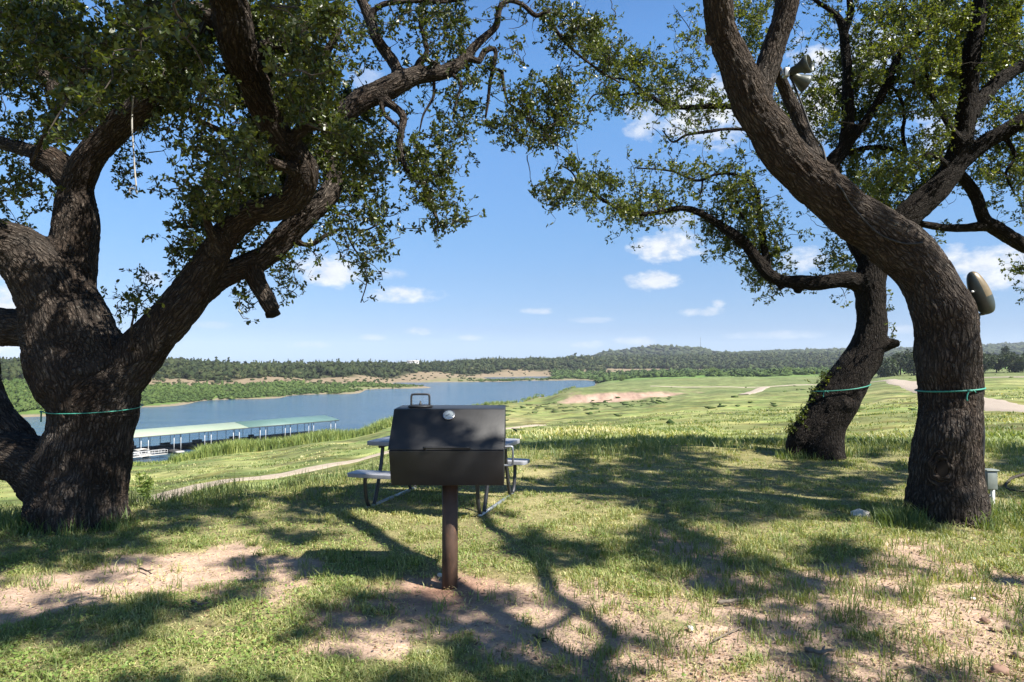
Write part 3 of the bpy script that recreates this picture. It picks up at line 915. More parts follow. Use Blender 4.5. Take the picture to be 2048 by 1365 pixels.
right_limbs = [
    [(1893, 1064, 195, DR), (1890, 1034, 152, DR), (1890, 985, 138, DR), (1892, 935, 130, DR), (1895, 870, 120, DR), (1901, 800, 113, DR), (1894, 725, 113, DR), (1894, 660, 113, DR), (1871, 592, 108, DR), (1845, 545, 105, DR), (1808, 505, 103, DR), (1756, 464, 98, DR - .02), (1702, 428, 93, DR - .04), (1655, 388, 89, DR - .07), (1612, 350, 87, DR - .1), (1570, 308, 85, DR - .13), (1539, 260, 83, DR - .16), (1513, 215, 80, DR - .2), (1490, 165, 72, DR - .26), (1470, 125, 64, DR - .31), (1455, 98, 62, DR - .35), (1442, 60, 59, DR - .42), (1438, 20, 59, DR - .5), (1434, -30, 58, DR - .6), (1420, -110, 55, DR - .9), (1400, -240, 50, DR - 1.3)],
    [(1512, 212, 56, DR - .2), (1529, 158, 48, DR - .17), (1546, 102, 48, DR - .15), (1560, 50, 45, DR - .18), (1572, 0, 44, DR - .22), (1582, -80, 42, DR - .3), (1560, -260, 34, DR - .6)],
    [(1632, 322, 38, DR + .1), (1612, 276, 30, DR + .22), (1590, 226, 27, DR + .27), (1568, 180, 25, DR + .25), (1548, 138, 22, DR + .08)],
]
DB = 11.4
back_limbs = [
    [(1636, 930, 122, DB), (1636, 892, 110, DB), (1646, 848, 100, DB), (1670, 802, 98, DB), (1702, 752, 88, DB), (1728, 705, 76, DB), (1743, 655, 66, DB), (1741, 600, 64, DB), (1740, 560, 64, DB), (1758, 505, 64, DB), (1800, 448, 62, DB), (1858, 392, 58, DB), (1905, 335, 54, DB), (1925, 280, 46, DB - .1), (1935, 190, 40, DB - .2), (1948, 80, 36, DB - .3), (1962, -5, 33, DB - .4), (1985, -130, 26, DB - .6), (2010, -260, 18, DB - .8)],
    [(1655, 815, 50, DB), (1628, 845, 60, DB - .03), (1606, 872, 56, DB - .05), (1594, 893, 46, DB - .05), (1586, 915, 38, DB - .05)],
    [(1770, 690, 34, DB - .1), (1784, 688, 24, DB - .15), (1796, 686, 18, DB - .15)],
    # low limb to the left
    [(1742, 578, 50, DB), (1702, 562, 40, DB), (1668, 562, 35, DB), (1632, 566, 34, DB), (1600, 564, 34, DB), (1570, 562, 30, DB), (1536, 548, 30, DB), (1512, 518, 28, DB), (1492, 488, 26, DB), (1468, 468, 26, DB), (1430, 446, 20, DB + .1), (1395, 426, 18, DB + .1), (1362, 418, 15, DB + .1), (1320, 424, 14, DB + .1), (1284, 428, 12, DB + .1), (1246, 424, 11, DB + .1), (1212, 405, 9, DB + .2), (1180, 382, 7, DB + .2), (1157, 368, 6, DB + .2), (1120, 366, 5, DB + .2), (1090, 385, 3.5, DB + .2)],
    [(1157, 368, 4, DB + .2), (1142, 345, 4, DB + .2), (1118, 328, 3, DB + .2)],
    [(1600, 566, 24, DB), (1597, 578, 22, DB), (1595, 586, 16, DB)],
    [(1570, 560, 20, DB), (1562, 572, 18, DB), (1560, 578, 12, DB)],
    [(1535, 545, 22, DB), (1530, 500, 18, DB + .1), (1522, 450, 16, DB + .1), (1516, 400, 12, DB + .15), (1505, 370, 9, DB + .2), (1470, 350, 7, DB + .2), (1430, 350, 6, DB + .2), (1395, 362, 6, DB + .2), (1350, 345, 5, DB + .2), (1310, 338, 4, DB + .2), (1268, 335, 3, DB + .2)],
    [(1405, 362, 5, DB + .2), (1402, 385, 4, DB + .2), (1392, 402, 3, DB + .2)],
    [(1516, 430, 6, DB + .1), (1490, 440, 5, DB + .1), (1478, 410, 4, DB + .1), (1470, 395, 3, DB + .1)],
    # limbs that pass behind the leaning trunk
    [(1745, 545, 44, DB + .1), (1700, 455, 40, DB + .2), (1664, 338, 36, DB + .2), (1692, 288, 32, DB + .2), (1697, 205, 26, DB + .2), (1693, 115, 23, DB + .2), (1689, 62, 21, DB + .2), (1671, 28, 14, DB + .2), (1634, 4, 10, DB + .2), (1590, -30, 8, DB + .2)],
    [(1690, 66, 18, DB + .2), (1700, 28, 17, DB + .2), (1699, -10, 15, DB + .2), (1705, -90, 11, DB + .2)],
    [(1690, 292, 22, DB + .2), (1722, 256, 21, DB + .1), (1746, 220, 20, DB + .1), (1764, 190, 19, DB), (1795, 117, 18, DB), (1840, 62, 16, DB), (1870, 20, 14, DB), (1900, -40, 11, DB)],
    [(1668, 345, 18, DB + .2), (1600, 275, 15, DB + .3), (1530, 222, 14, DB + .3), (1470, 214, 14, DB + .3), (1400, 214, 13, DB + .3), (1332, 210, 11, DB + .3), (1298, 190, 9, DB + .3), (1268, 186, 7, DB + .3), (1238, 190, 5, DB + .3), (1190, 190, 4, DB + .3), (1172, 215, 3, DB + .3)],
    [(1290, 188, 6, DB + .3), (1262, 160, 5, DB + .3), (1210, 150, 4, DB + .3), (1165, 110, 3.5, DB + .3)],
    [(1640, 330, 12, DB + .2), (1560, 275, 10, DB + .3), (1485, 260, 9, DB + .3), (1420, 264, 8, DB + .3), (1375, 270, 6, DB + .3), (1345, 285, 5, DB + .3), (1325, 262, 3, DB + .3)],
    [(1900, 345, 42, DB), (1955, 296, 38, DB - .1), (2004, 266, 36, DB - .2), (2050, 240, 34, DB - .3), (2130, 190, 28, DB - .4), (2230, 100, 20, DB - .5)],
    [(1922, 270, 36, DB - .1), (1945, 225, 34, DB - .1), (1986, 172, 32, DB), (2025, 142, 30, DB), (2070, 118, 27, DB), (2180, 40, 20, DB)],
    [(1908, 340, 26, DB + .1), (1928, 362, 27, DB + .2), (1950, 395, 28, DB + .2), (1968, 438, 28, DB + .2), (2000, 460, 34, DB + .2), (2050, 490, 34, DB + .2), (2140, 530, 28, DB + .2), (2250, 560, 20, DB + .2)],
    [(1978, 452, 26, DB + .2), (1930, 455, 20, DB + .2), (1890, 454, 18, DB + .2), (1850, 450, 16, DB + .2), (1825, 440, 12, DB + .2)],
    [(1680, 310, 16, DB + .3), (1740, 295, 12, DB + .4), (1790, 302, 11, DB + .4), (1812, 312, 11, DB + .4), (1806, 270, 9, DB + .4), (1812, 230, 9, DB + .4), (1800, 195, 8, DB + .4), (1782, 172, 6, DB + .4)],
    [(1758, 196, 8, DB), (1800, 160, 6, DB), (1850, 170, 5, DB), (1880, 150, 4, DB)],
    [(1925, 290, 18, DB - .1), (1890, 240, 14, DB - .3), (1860, 180, 11, DB - .4), (1850, 110, 9, DB - .5), (1880, 40, 7, DB - .6)],
    [(1905, 340, 16, DB), (1860, 310, 12, DB - .3), (1820, 330, 9, DB - .4), (1780, 380, 7, DB - .4)],
    [(2004, 266, 14, DB - .2), (2030, 310, 9, DB - .2), (2010, 350, 6, DB - .2), (2030, 390, 4, DB - .2)],
]

# limbs overhead that throw the crooked shadow on the grass beside the grill
def lift(px, py, h):
    g = G(px, py)
    return g + SUN * (h / SUN[2])


def shadow_limb(pts, h0, h1, w0, w1):
    n = len(pts); out = []
    for i, (px, py) in enumerate(pts):
        t = i / (n - 1)
        p = lift(px, py, h0 + (h1 - h0) * t)
        D = G(px, py)[1]
        out.append((*p, (w0 + (w1 - w0) * t) * D / F * .5))
    return out


S1 = shadow_limb([(1235, 1365), (1190, 1330), (1240, 1288), (1215, 1248), (1150, 1210), (1105, 1172), (1080, 1130), (1035, 1090), (985, 1050), (962, 1025)], 5.4, 6.3, 46, 26)
S2 = shadow_limb([(1160, 1213), (1120, 1245), (1075, 1262), (1000, 1300), (950, 1345)], 5.55, 5.3, 26, 12)
S3 = shadow_limb([(1320, 1010), (1350, 1060), (1420, 1100), (1520, 1150), (1610, 1185)], 6.0, 5.6, 20, 10)
end = np.array(right_limbs and P(1400, -240, DR - 1.3))
right_limbs += [('w', [(*P(1420, -110, DR - .9), .12), (*end, .11), (*((end + np.array(S1[0][:3])) / 2 + np.array([.1, 0, .25])), .095)] + S1), ('w', S2), ('w', S3)]

trees = {}


def make_oak(key, limbs, voxel, thin, seed, label, base, mat):
    ok = Oak(limbs, voxel, thin, seed)
    root = empty('oak_tree', base)
    tag(root, label, 'tree')
    ok.root = root
    trees[key] = ok
    return ok


left = make_oak('left', left_limbs, .0165, .024, 1, 'massive many limbed oak with a sawn stub hanging under its right hand limb', (-4.3, D0, 0), MAT['bark'])
for a_, b_, r_, h_ in ((95, 610, .16, .035), (215, 735, .14, .03), (130, 760, .2, .03), (60, 930, .17, .035), (250, 690, .1, .03), (395, 545, .09, .035), (140, 600, .12, .03), (180, 700, .1, -.03), (470, 450, .08, .03), (585, 330, .07, .03)):
    left.swell(P(a_, b_, D0 - .4), r_ * 1.3, h_)
left.knot(P(58, 520, D0 - .45), .09, .03); left.knot(P(200, 930, D0 - .5), .08, .025); left.knot(P(350, 620, D0 - .3), .07, .025)
left.furrow(.014)
left.trunk = left.build(left.root, 'trunk', MAT['bark'])
right = make_oak('right', right_limbs, .0165, .024, 2, 'leaning oak with a bare curved trunk, lamps and a cable fixed to it', (4.42, DR, 0), MAT['bark'])
kn = P(1885, 945, DR - .33)

right.swell(P(1925, 620, DR - .25), .2, .05)
right.swell(P(1850, 745, DR - .2), .16, .04)
for a_, b_, r_, h_ in ((1840, 690, .14, .03), (1950, 700, .12, .03), (1905, 870, .16, .03), (1560, 250, .1, .03), (1700, 380, .12, .025), (1780, 500, .12, -.025), (1850, 1000, .14, .03), (1945, 1010, .16, .05)):
    right.swell(P(a_, b_, DR - .28), r_ * 1.3, h_)
right.knot(P(1530, 235, DR - .45), .07, .03); right.knot(P(1660, 330, DR - .3), .06, .025)
right.furrow(.014)
right.trunk = right.build(right.root, 'trunk', MAT['bark'])
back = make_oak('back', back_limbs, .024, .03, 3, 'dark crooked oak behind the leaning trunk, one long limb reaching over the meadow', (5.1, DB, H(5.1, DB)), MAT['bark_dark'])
back.knot(P(1708, 796, DB - .4), .15, .025)
back.furrow(.010)
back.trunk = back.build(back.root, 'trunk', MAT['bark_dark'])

# pale sawn faces
def disc(root, c, nrm, r, mat='cut_wood', name='cut_face'):
    m = MB(); M = axis_to(nrm)
    ang = np.linspace(0, 2 * math.pi, 20, endpoint=False)
    rr = r * (1 + .12 * np.sin(ang * 2 + 1) + .06 * np.sin(ang * 5))
    V = [[0, 0, .012]] + [[a * math.cos(t), a * math.sin(t), .008] for a, t in zip(rr * .55, ang)] + [[a * math.cos(t), a * math.sin(t), .0] for a, t in zip(rr, ang)] + [[a * math.cos(t), a * math.sin(t), -.04] for a, t in zip(rr * .96, ang)]
    Q = []; T = []
    for k in range(20):
        l = (k + 1) % 20
        T.append([0, 1 + k, 1 + l]); Q.append([1 + k, 21 + k, 21 + l, 1 + l]); Q.append([21 + k, 41 + k, 41 + l, 21 + l])
    m.add(np.array(V) @ M.T + np.array(c), Q, T)
    return m.build(name, MAT[mat], root, True)


_r = Vector(P(1421, 72, 1.0)) - Vector((0, 0, EYE)); _h = right.bvh.ray_cast(Vector((0, 0, EYE)), _r.normalized(), 20)
_nn = np.array([-.70, -.71, .04]); disc(right.root, np.array(_h[0]) + np.array([.02, .012, 0]), _nn, .075)
_e = np.array(P(543, 622, D0 + .2)); disc(left.root, _e + np.array([.02, 0, -.045]), (.45, -.2, -.85), .07, 'dead_end_hollow')

# old knothole low on the leaning trunk
_r = Vector(P(1884, 938, 1.0)) - Vector((0, 0, EYE)); _h = right.bvh.ray_cast(Vector((0, 0, EYE)), _r.normalized(), 20)
_c = np.array(_h[0]); _n = np.array([_h[1][0] * .5, -1, 0]); _n /= np.linalg.norm(_n); _M = axis_to(_n)
mb = MB(); Vb = []
for rr_, (sx_, sy_) in ((.034, (.075, .105)), (.022, (.115, .155))):
    t_ = np.linspace(0, 2 * math.pi, 40, endpoint=False)
    kk = 1 + .10 * np.sin(t_ * 3 + rr_ * 90) + .06 * np.sin(t_ * 7 + 1)
    e1_ = np.array([1.0, 0, 0]) - _n * _n[0]; e1_ /= np.linalg.norm(e1_); e2_ = np.cross(_n, e1_)
    if e2_[2] < 0: e2_ = -e2_
    loop = np.array([_c + e1_ * sx_ * math.cos(a_) * k_ + e2_ * sy_ * math.sin(a_) * k_ - _n * (.004 + .055 * (abs(sx_ * math.cos(a_)) / .3) ** 1.2) for a_, k_ in zip(t_, kk)])
    mb.tube(loop, rr_ * (1 + .25 * np.sin(t_ * 5)), 10, closed=True)
    Vb += [[rr_ * math.cos(g_), rr_ * math.sin(g_), a_ * sx_] for a_ in t_ for g_ in np.linspace(0, 6.28, 10, endpoint=False)]
kh = mb.build('knothole', MAT['bark'], right.root, True, attrs={'bark': np.array(Vb)})
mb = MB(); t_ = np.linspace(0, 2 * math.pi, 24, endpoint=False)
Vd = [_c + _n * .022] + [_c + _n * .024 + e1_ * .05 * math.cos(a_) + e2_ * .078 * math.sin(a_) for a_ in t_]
mb.add(Vd, None, [[0, 1 + k_, 1 + (k_ + 1) % 24] for k_ in range(24)]); mb.build('hollow_shade', MAT['dead_end_hollow'], kh)  # flat dark disc, painted as the shade inside the knothole

# ---------------------------------------------------------------- crowns
LEAFGRID = []
_A = "9999923599999879 9999956999999879 9999999999999779 8999999999998779 8889999999986789 7777999999999789 3577899999998789 5677788999254456 6678885511267778 5544310312267888 5543000640036888 6654000252558889 5640000000259999 0440000000149998 0010000000378425 0000000000576056 0000000000462030 0000000052100005 0000000273000006 0000000251000004 0000002300000000 0000001100000000".split()
_B = "9999984547776134 9999946375777112 9999776113567314 9999665105376131 9999951202224664 9999960003434653 9999998204356645 9999999512157266 9999999645476305 9999999787865400 9999888753882000 9996788305882000 9942377604885000 0000667850267400 6304655730350000 2054245610000000 0562026300000000 0640004100000000 0410001000000000 0000000000000000 0000000000000000 0000000000000000".split()
_C = "4575300000130077 4168875000330066 4048885100560076 4005788870452043 0035367737633000 2688366666565000 7788557267667600 8787300022154400 6784000004543220 2423100102300042 0036240345675622 0466786335553873 0376677777543686 0010027864356767 0000002400027777 0000000000005677 0000000000000267 0000000000000037 0000000000000002 0000000000000000 0000000000000000 0000000000000000".split()
_D = "3126357787888899 1304457788899899 0112566786899899 0501778776888898 0327788778998787 4547788688887655 7677686748774465 6667676742562566 0656666635674366 0044466657873677 0000577778832767 0000688788341556 3000088872010055 4020007732000033 6034000002430000 7005510001000000 6205750000000000 6434300000000000 2000310400000000 0000000400000000 0000000300000000 0000000400000000".split()
GRID = [a + b + c + d for a, b, c, d in zip(_A, _B, _C, _D)]
for _r in GRID: assert len(_r) == 64, (_r, len(_r))


class Crown:
    def __init__(self, oak, leaf_len, nodes_r=.012):
        self.oak = oak; self.leaf_len = leaf_len
        keep = oak.sr < .26
        self.pts = [p for p in oak.sp[keep]]
        self.clusters = []
        self.twigs = MB(); self.tt = []
        self.LV = []; self.tint = []; self.n = 0

    def add(self, c, r, lai, scale=1.0):
        self.clusters.append((np.array(c), r, lai, scale))

    def grow(self, rng, connect=True, tintbias=0.0):
        if not self.clusters: return
        C = np.array([c[0] for c in self.clusters])
        base = np.array(self.pts)
        kd = KDTree(len(base))
        for i, p in enumerate(base): kd.insert(p, i)
        kd.balance()
        d0 = np.array([kd.find(c)[2] for c in C])
        order = np.argsort(d0)
        buf = np.zeros((400000, 3)); cnt = 0
        for idx in order:
            c, r, lai, sc = self.clusters[idx]
            p, _, d = kd.find(c)
            p = np.array(p)
            if cnt:
                newarr = buf[max(0, cnt - 6000):cnt]
                dd = np.linalg.norm(newarr - c, axis=1); k = int(dd.argmin())
                if dd[k] < d * 1.0: p = newarr[k]; d = dd[k]
            if connect and d > .03:
                nseg = max(3, int(d / .09) + 2)
                t = np.linspace(0, 1, nseg)[:, None]
                bend = rng.normal(0, .11, 3) * d
                pts = p * (1 - t) + c * t + bend * np.sin(t * math.pi) + rng.normal(0, .012, (nseg, 3)) * np.sin(t * math.pi)
                rr = np.linspace(min(.011, .004 + .008 * d), .0028, nseg)
                self.twigs.tube(pts, rr, 4)
                buf[cnt:cnt + nseg - 1] = pts[1:]; cnt += nseg - 1
            # sprigs
            L = self.leaf_len * sc
            area = math.pi * r * r
            nleaf = lai * area / (L * L * .52 * .62 * .55)
            ns = max(1, int(round(nleaf / 9 + rng.random() - .5)))
            for _ in range(ns):
                o = c + rng.normal(0, r * .5, 3)
                dr = (o - c) * .6 + rng.normal(0, .6, 3) * r + np.array([0, 0, .25 * r]); dr /= np.linalg.norm(dr) + 1e-9
                ln = rng.uniform(.7, 1.5) * L * 2.0
                a = o - dr * ln * .4; b = o + dr * ln * .6
                st = c + (a - c) * .25
                self.twigs.tube(np.array([st, a, b]), [.0026, .0018, .001], 3)
                m = rng.integers(6, 12)
                t = rng.uniform(.1, 1, m)
                lp = a + (b - a) * t[:, None] + rng.normal(0, .006, (m, 3))
                ld = dr * .55 + rng.normal(0, .75, (m, 3)); ld /= np.linalg.norm(ld, axis=1, keepdims=True)
                self.leaves(lp, ld, L * rng.uniform(.65, 1.2, m), rng, np.clip(rng.normal(.45 + tintbias, .22, m), 0, 1))

    def leaves(self, p, d, L, rng, tint):
        n = len(p)
        up = rng.normal(0, .75, (n, 3)) + np.array([0, 0, .55])
        s = np.cross(d, up); s /= np.linalg.norm(s, axis=1, keepdims=True) + 1e-9
        nn = np.cross(s, d)
        w = L * rng.uniform(.20, .30, n); fold = w * rng.uniform(.1, .6, n); curl = L * rng.uniform(-.12, .18, n)
        L = L[:, None]; w = w[:, None]; fold = fold[:, None]; curl = curl[:, None]
        V = np.stack([p, p + d * L * .35 + s * w + nn * fold, p + d * L * .75 + s * w * .85 + nn * (fold + curl * .5), p + d * L + nn * curl,
                      p + d * L * .75 - s * w * .85 + nn * (fold + curl * .5), p + d * L * .35 - s * w + nn * fold], 1)
        self.LV.append(V.reshape(-1, 3)); self.tint.append(np.repeat(tint, 6))
        self.n += n

    def build(self, mat):
        V = np.vstack(self.LV); n = len(V) // 6
        b = np.arange(n)[:, None] * 6
        Q = np.vstack([b + np.array([[0, 1, 2, 3]]), b + np.array([[0, 3, 4, 5]])])
        self.V = V; self.Q = Q
        o = mesh_np('crown', V, Q, mat, self.oak.root, False, {'tint': np.concatenate(self.tint)})
        t = self.twigs.build('twigs', MAT['twig'], self.oak.root, True)
        return o


crowns = {'left': Crown(left, .045), 'right': Crown(right, .052), 'back': Crown(back, .050)}
rng = np.random.default_rng(11)
# image-plane skeletons for choosing the branch each spray belongs to
sk = {}
for k in ('left', 'back'):
    ok = trees[k]; u, v, fw = proj(ok.sp); m = ok.sr < .22
    sk[k] = (u[m], v[m], ok.sp[m][:, 1], ok.sr[m])


def near_branch(px, py, keys):
    best = None
    for k in keys:
        u, v, D, r = sk[k]
        d = np.hypot(u - px, v - py) - np.minimum(r * F / D, 14)
        i = np.argpartition(d, 5)[:6]; j = i[rng.integers(0, 4)]
        if best is None or d[i].min() < best[0]: best = (d[i].min(), k, D[j])
    return best


# limbs that the picture shows bare: sprays over them go behind
VIS = {}
for k in ('left', 'back'):
    ok = trees[k]; u, v, fw = proj(ok.sp); w_ = ok.sr * F / fw
    m = (w_ > 8) & (u > -50) & (v > -40)
    if k == 'left':
        for cx_, cy_, r__ in ((345, 140, 115), (672, 290, 72), (60, 60, 110), (480, 290, 60), (640, 100, 60), (300, 40, 110), (690, 275, 50)): m &= np.hypot(u - cx_, v - cy_) > r__
    VIS[k] = (u[m], v[m], w_[m], ok.sp[m][:, 1], ok.sr[m])


def in_front(px, py, k):
    u, v, w_, D, r = VIS[k]
    m = np.hypot(u - px, v - py) < w_ + 13
    if not m.any(): return None
    return float((D + r)[m].max()) - .1


for r_, row in enumerate(GRID):
    for c_, ch in enumerate(row):
        v = int(ch)
        if v == 0: continue
        cx = c_ * 32 + 16; cy = r_ * 32 + 16
        keys = ('left',) if (cx < 1150) else (('left', 'back') if cx < 1300 and cy < 230 else ('back',))
        p = min(.95, v / 9.2)
        lai = -math.log(1 - p) * ((2.4 if v >= 8 else 2.0) if cx < 760 else (2.3 if v >= 6 else 1.6))
        d, k, D = near_branch(cx, cy, keys)
        ncl = 2 + (v >= 4) + (v >= 7)
        for q in range(ncl):
            px = cx + rng.uniform(-17, 17); py = cy + rng.uniform(-17, 17)
            d, k, D = near_branch(px, py, keys)
            dd = rng.normal(0, .22 if k == 'left' else .4)
            if k == 'left' and v >= 8 and px < 700 and py < 420: dd -= rng.uniform(-.4, 1.5)
            if k == 'back' and v >= 7 and px > 1640: dd += rng.normal(0, .7)
            dd = np.clip(dd, -1.9, 1.5)
            DD = D + dd
            fr = in_front(px, py, k)
            if fr is not None: DD = max(DD, fr + .42)
            rad = (19 if v >= 6 else 15) * DD / F
            crowns[k].add(P(px, py, DD), rad, lai * (1024 / ncl) / (math.pi * 19 * 19))
# canopy carried on above the top of the picture and out to the sides
for px in range(-420, 2500, 60):
    for py in range(-560, -20, 60):
        k = 'left' if px < 1120 else 'back'
        if 1150 < px < 1450: continue
        if rng.random() < (.25 if px > 1120 or px > 700 else .1): continue
        u, v, D, r = sk[k]
        d = np.hypot(u - px, v - py); i = int(d.argmin())
        if d[i] > 330: continue
        DD = D[i] + rng.normal(0, .5) + (rng.uniform(-1.2, .3) if k == 'left' else 0)
        crowns[k].add(P(px + rng.uniform(-25, 25), py + rng.uniform(-25, 25), DD), 34 * DD / F, .8, 1.25)
for px in list(range(-420, -20, 55)) + list(range(2070, 2420, 50)):
    for py in range(-20, 640, 55):
        k = 'left' if px < 0 else 'back'
        u, v, D, r = sk[k]; d = np.hypot(u - px, v - py); i = int(d.argmin())
        if d[i] > 120 or rng.random() < .2 or (k == 'left' and py > 420): continue
        crowns[k].add(P(px + rng.uniform(-20, 20), py + rng.uniform(-20, 20), D[i] + rng.normal(0, .4)), 34 * D[i] / F, 1.0, 1.2)
crowns['left'].grow(rng)
crowns['back'].grow(rng, tintbias=.12)
print('leaves', {k: c.n for k, c in crowns.items()})

# ---- shade the knoll: where the picture has shade that trunks and crowns above do not yet give
solid = [left.bvh, right.bvh, back.bvh]
for k in ('left', 'back'):
    V = np.vstack(crowns[k].LV); n = len(V) // 6
    Vt = V.reshape(n, 6, 3)[:, [0, 2, 4]].reshape(-1, 3)
    solid.append(BVHTree.FromPolygons([tuple(v) for v in Vt], [(i * 3, i * 3 + 1, i * 3 + 2) for i in range(n)]))
SV = Vector(SUN)
leafown = ['left', 'back']
for it in range(3):
    kill = {'left': set(), 'back': set()}
    for q in range(5200):
        px = rng.uniform(0, 2048); py = 895 + 470 * rng.random() ** .8
        want = rowmap(np.array([px]), np.array([py]), SHADE_ROWS)[0]
        if rng.random() < want * 1.3 + (.08 if want > .2 else 0): continue
        g = Vector(G(px, py)) + Vector((0, 0, .06))
        if q % 5 == 0:
            # dapples on the big left trunk
            a_, b_ = rng.uniform(0, 300), rng.uniform(430, 1040)
            if fbm(np.array([a_ / 62]), np.array([b_ / 90]), 77, 2)[0] < .55: continue
            r_ = Vector(P(a_, b_, 1.0)) - Vector((0, 0, EYE)); hh2 = left.bvh.ray_cast(Vector((0, 0, EYE)), r_.normalized(), 20)
            if hh2[0] is None: continue
            g = hh2[0] + hh2[1] * .03
        for bi, k in ((3, 'left'), (4, 'back')):
            o = g.copy(); hits = []
            for _ in range(12):
                h = solid[bi].ray_cast(o, SV, 40)
                if h[0] is None: break
                hits.append((h[2], h[0])); o = h[0] + SV * .004
            for i, loc in hits:
                u, v, fw = proj(np.array(loc))
                if v < -6 or u < -6 or u > 2054 or loc.y < .3: kill[k].add((i, tuple(loc)))
    for bi, k in ((3, 'left'), (4, 'back')):
        if not kill[k]: continue
        C = np.array([l for _, l in kill[k]])
        Vc = np.vstack(crowns[k].LV); n = len(Vc) // 6
        ctr = Vc.reshape(n, 6, 3).mean(1); u, v, fw = proj(ctr); off = (v < -6) | (u < -6) | (u > 2054) | (ctr[:, 1] < .3)
        # remove leaves lying along the same sun rays
        def flat(a):
            a = a - np.outer(a[:, 2] / SUN[2], SUN); return a[:, :2]
        fc = flat(C); kd2 = KDTree(len(fc))
        for i, p_ in enumerate(fc): kd2.insert((p_[0], p_[1], 0), i)
        kd2.balance(); fl_ = flat(ctr)
        dead = np.array([off[i] and kd2.find((fl_[i, 0], fl_[i, 1], 0))[2] < .10 for i in range(n)])
        tt_ = np.concatenate(crowns[k].tint).reshape(n, 6)
        crowns[k].LV = [Vc.reshape(n, 6, 3)[~dead].reshape(-1, 3)]; crowns[k].tint = [tt_[~dead].ravel()]; crowns[k].n = int((~dead).sum())
        V = crowns[k].LV[0]; n = len(V) // 6; Vt = V.reshape(n, 6, 3)[:, [0, 2, 4]].reshape(-1, 3)
        solid[bi] = BVHTree.FromPolygons([tuple(v) for v in Vt], [(i * 3, i * 3 + 1, i * 3 + 2) for i in range(n)])
        print('thinned', k, dead.sum())
nshade = 0
y_ = 2.6
while y_ < 13.0:
    st_ = .13 + .006 * y_
    for x_ in np.arange(-.95 * y_ - .3, .95 * y_ + .3, st_):
        g = np.array([x_ + rng.uniform(-.5, .5) * st_, y_ + rng.uniform(-.5, .5) * st_, 0.0])
        px, py, _f = proj(g)
        want = rowmap(np.array([px]), np.array([py]), SHADE_ROWS)[0]
        if py > 1365: want = .6
        if px < 0 or px > 2048: want = max(want, .5)
        if py < 892: continue
        want = want + (fbm(np.array([px / 46]), np.array([py / 30]), 171, 3)[0] - .5) * .75
        if want < .35: continue
        hit = 0
        for q in range(3):
            o = Vector(g) + Vector((rng.uniform(-.06, .06), rng.uniform(-.06, .06), .06))
            if any(bb.ray_cast(o, SV, 40)[0] is not None for bb in solid): hit += 1
        if want - hit / 3 < .25 or rng.random() > float(sstep(.50, .80, want)): continue
        for h in rng.permutation(np.arange(4.2, 12.5, .35)):
            c = g + SUN * (h / SUN[2])
            u, v, fw = proj(c)
            mg = 40 + .28 * F / max(c[1], .3)
            if c[1] < .3 or v < -mg or u < -mg or u > 2048 + mg: break
        else: continue
        crowns['right'].add(c, st_ * .8, 2.1, 1.15)
        nshade += 1
    y_ += st_
# dapples on the lid of the barbecue
for x_ in np.arange(-.86, -.02, .06):
    for t_ in np.arange(0, 1.01, .2):
        g = np.array([x_, 4.6 + .24 * t_, .99 + .26 * t_])
        if fbm(np.array([x_ * 5.5 + t_ * 1.1]), np.array([t_ * 1.5]), 188, 2)[0] < .47: continue
        crowns['right'].add(g + SUN * (rng.uniform(5.2, 6.6) / SUN[2]), .05, 1.9, .9); nshade += 1
# ivy-like shoots up the foot of the dark trunk
for px, py in ((1690, 748), (1675, 762), (1660, 776), (1648, 788), (1640, 802), (1632, 812), (1622, 826), (1612, 838), (1604, 850), (1594, 858), (1586, 866), (1668, 755), (1636, 790), (1650, 770), (1600, 842)):
    crowns['back'].add(P(px - 3, py - 2, DB - .05), .12, 1.05, .8)
print('shade sprays', nshade)
# the low canopy just behind and above the viewer
crowns['right'].grow(rng)
print('leaves', {k: c.n for k, c in crowns.items()})
crowns['left'].build(MAT['leaf'])
crowns['right'].build(MAT['leaf'])
_cb = crowns['back']; _cb.clusters = [c for c in _cb.clusters if c[3] == .8]; _cb.grow(rng, tintbias=.05)
_cb.build(MAT['leaf_light'])
# ================================================================ THINGS ON THE KNOLL
# ---------------------------------------------------------------- barbecue
GX, GY = -.442, 4.9
gz = H(GX, GY)
grill = empty('barbecue_grill', (GX, GY, gz))
tag(grill, 'black steel pedestal barbecue with closed lid, thermometer and chimney cap on a rusty brown post', 'barbecue')
x0, x1 = GX - .388, GX + .388
prof_box = [(4.705, .738), (4.605, .990), (5.285, .990), (5.215, .738)]
mb = MB(); mb.prism(prof_box, x0, x1, 0); mb.build('firebox', MAT['steel_black'], grill, bevel=.006)
prof_lid = [(4.600, .993), (4.842, 1.252), (5.205, 1.256), (5.290, .993)]
mb = MB(); mb.prism(prof_lid, x0 - .006, x1 + .006, 0)
lid = mb.build('lid', MAT['steel_black'], grill, bevel=.008)
sl = np.array([0, .242, .259]); sl /= np.linalg.norm(sl)      # up the sloping front
nf = np.array([0, -.259, .242]); nf /= np.linalg.norm(nf)     # out of it
hv = np.array([0, -.95, .25]); mb = MB(); a = np.array([0, 4.612, 1.003])
hl = [a + np.array([GX - .145, 0, 0]) + nf * -.005, a + np.array([GX - .14, 0, 0]) + hv * .03, a + np.array([GX - .125, 0, 0]) + hv * .042, a + np.array([GX + .135, 0, 0]) + hv * .042, a + np.array([GX + .15, 0, 0]) + hv * .03, a + np.array([GX + .155, 0, 0]) + nf * -.005]
mb.tube(spline(np.array(hl), .02), .0085, 8); mb.build('lid_handle', MAT['steel_black'], lid, True)
tc = np.array([GX + .0, 4.842, 1.252]) - sl * .062 + nf * .0
M = axis_to(nf)
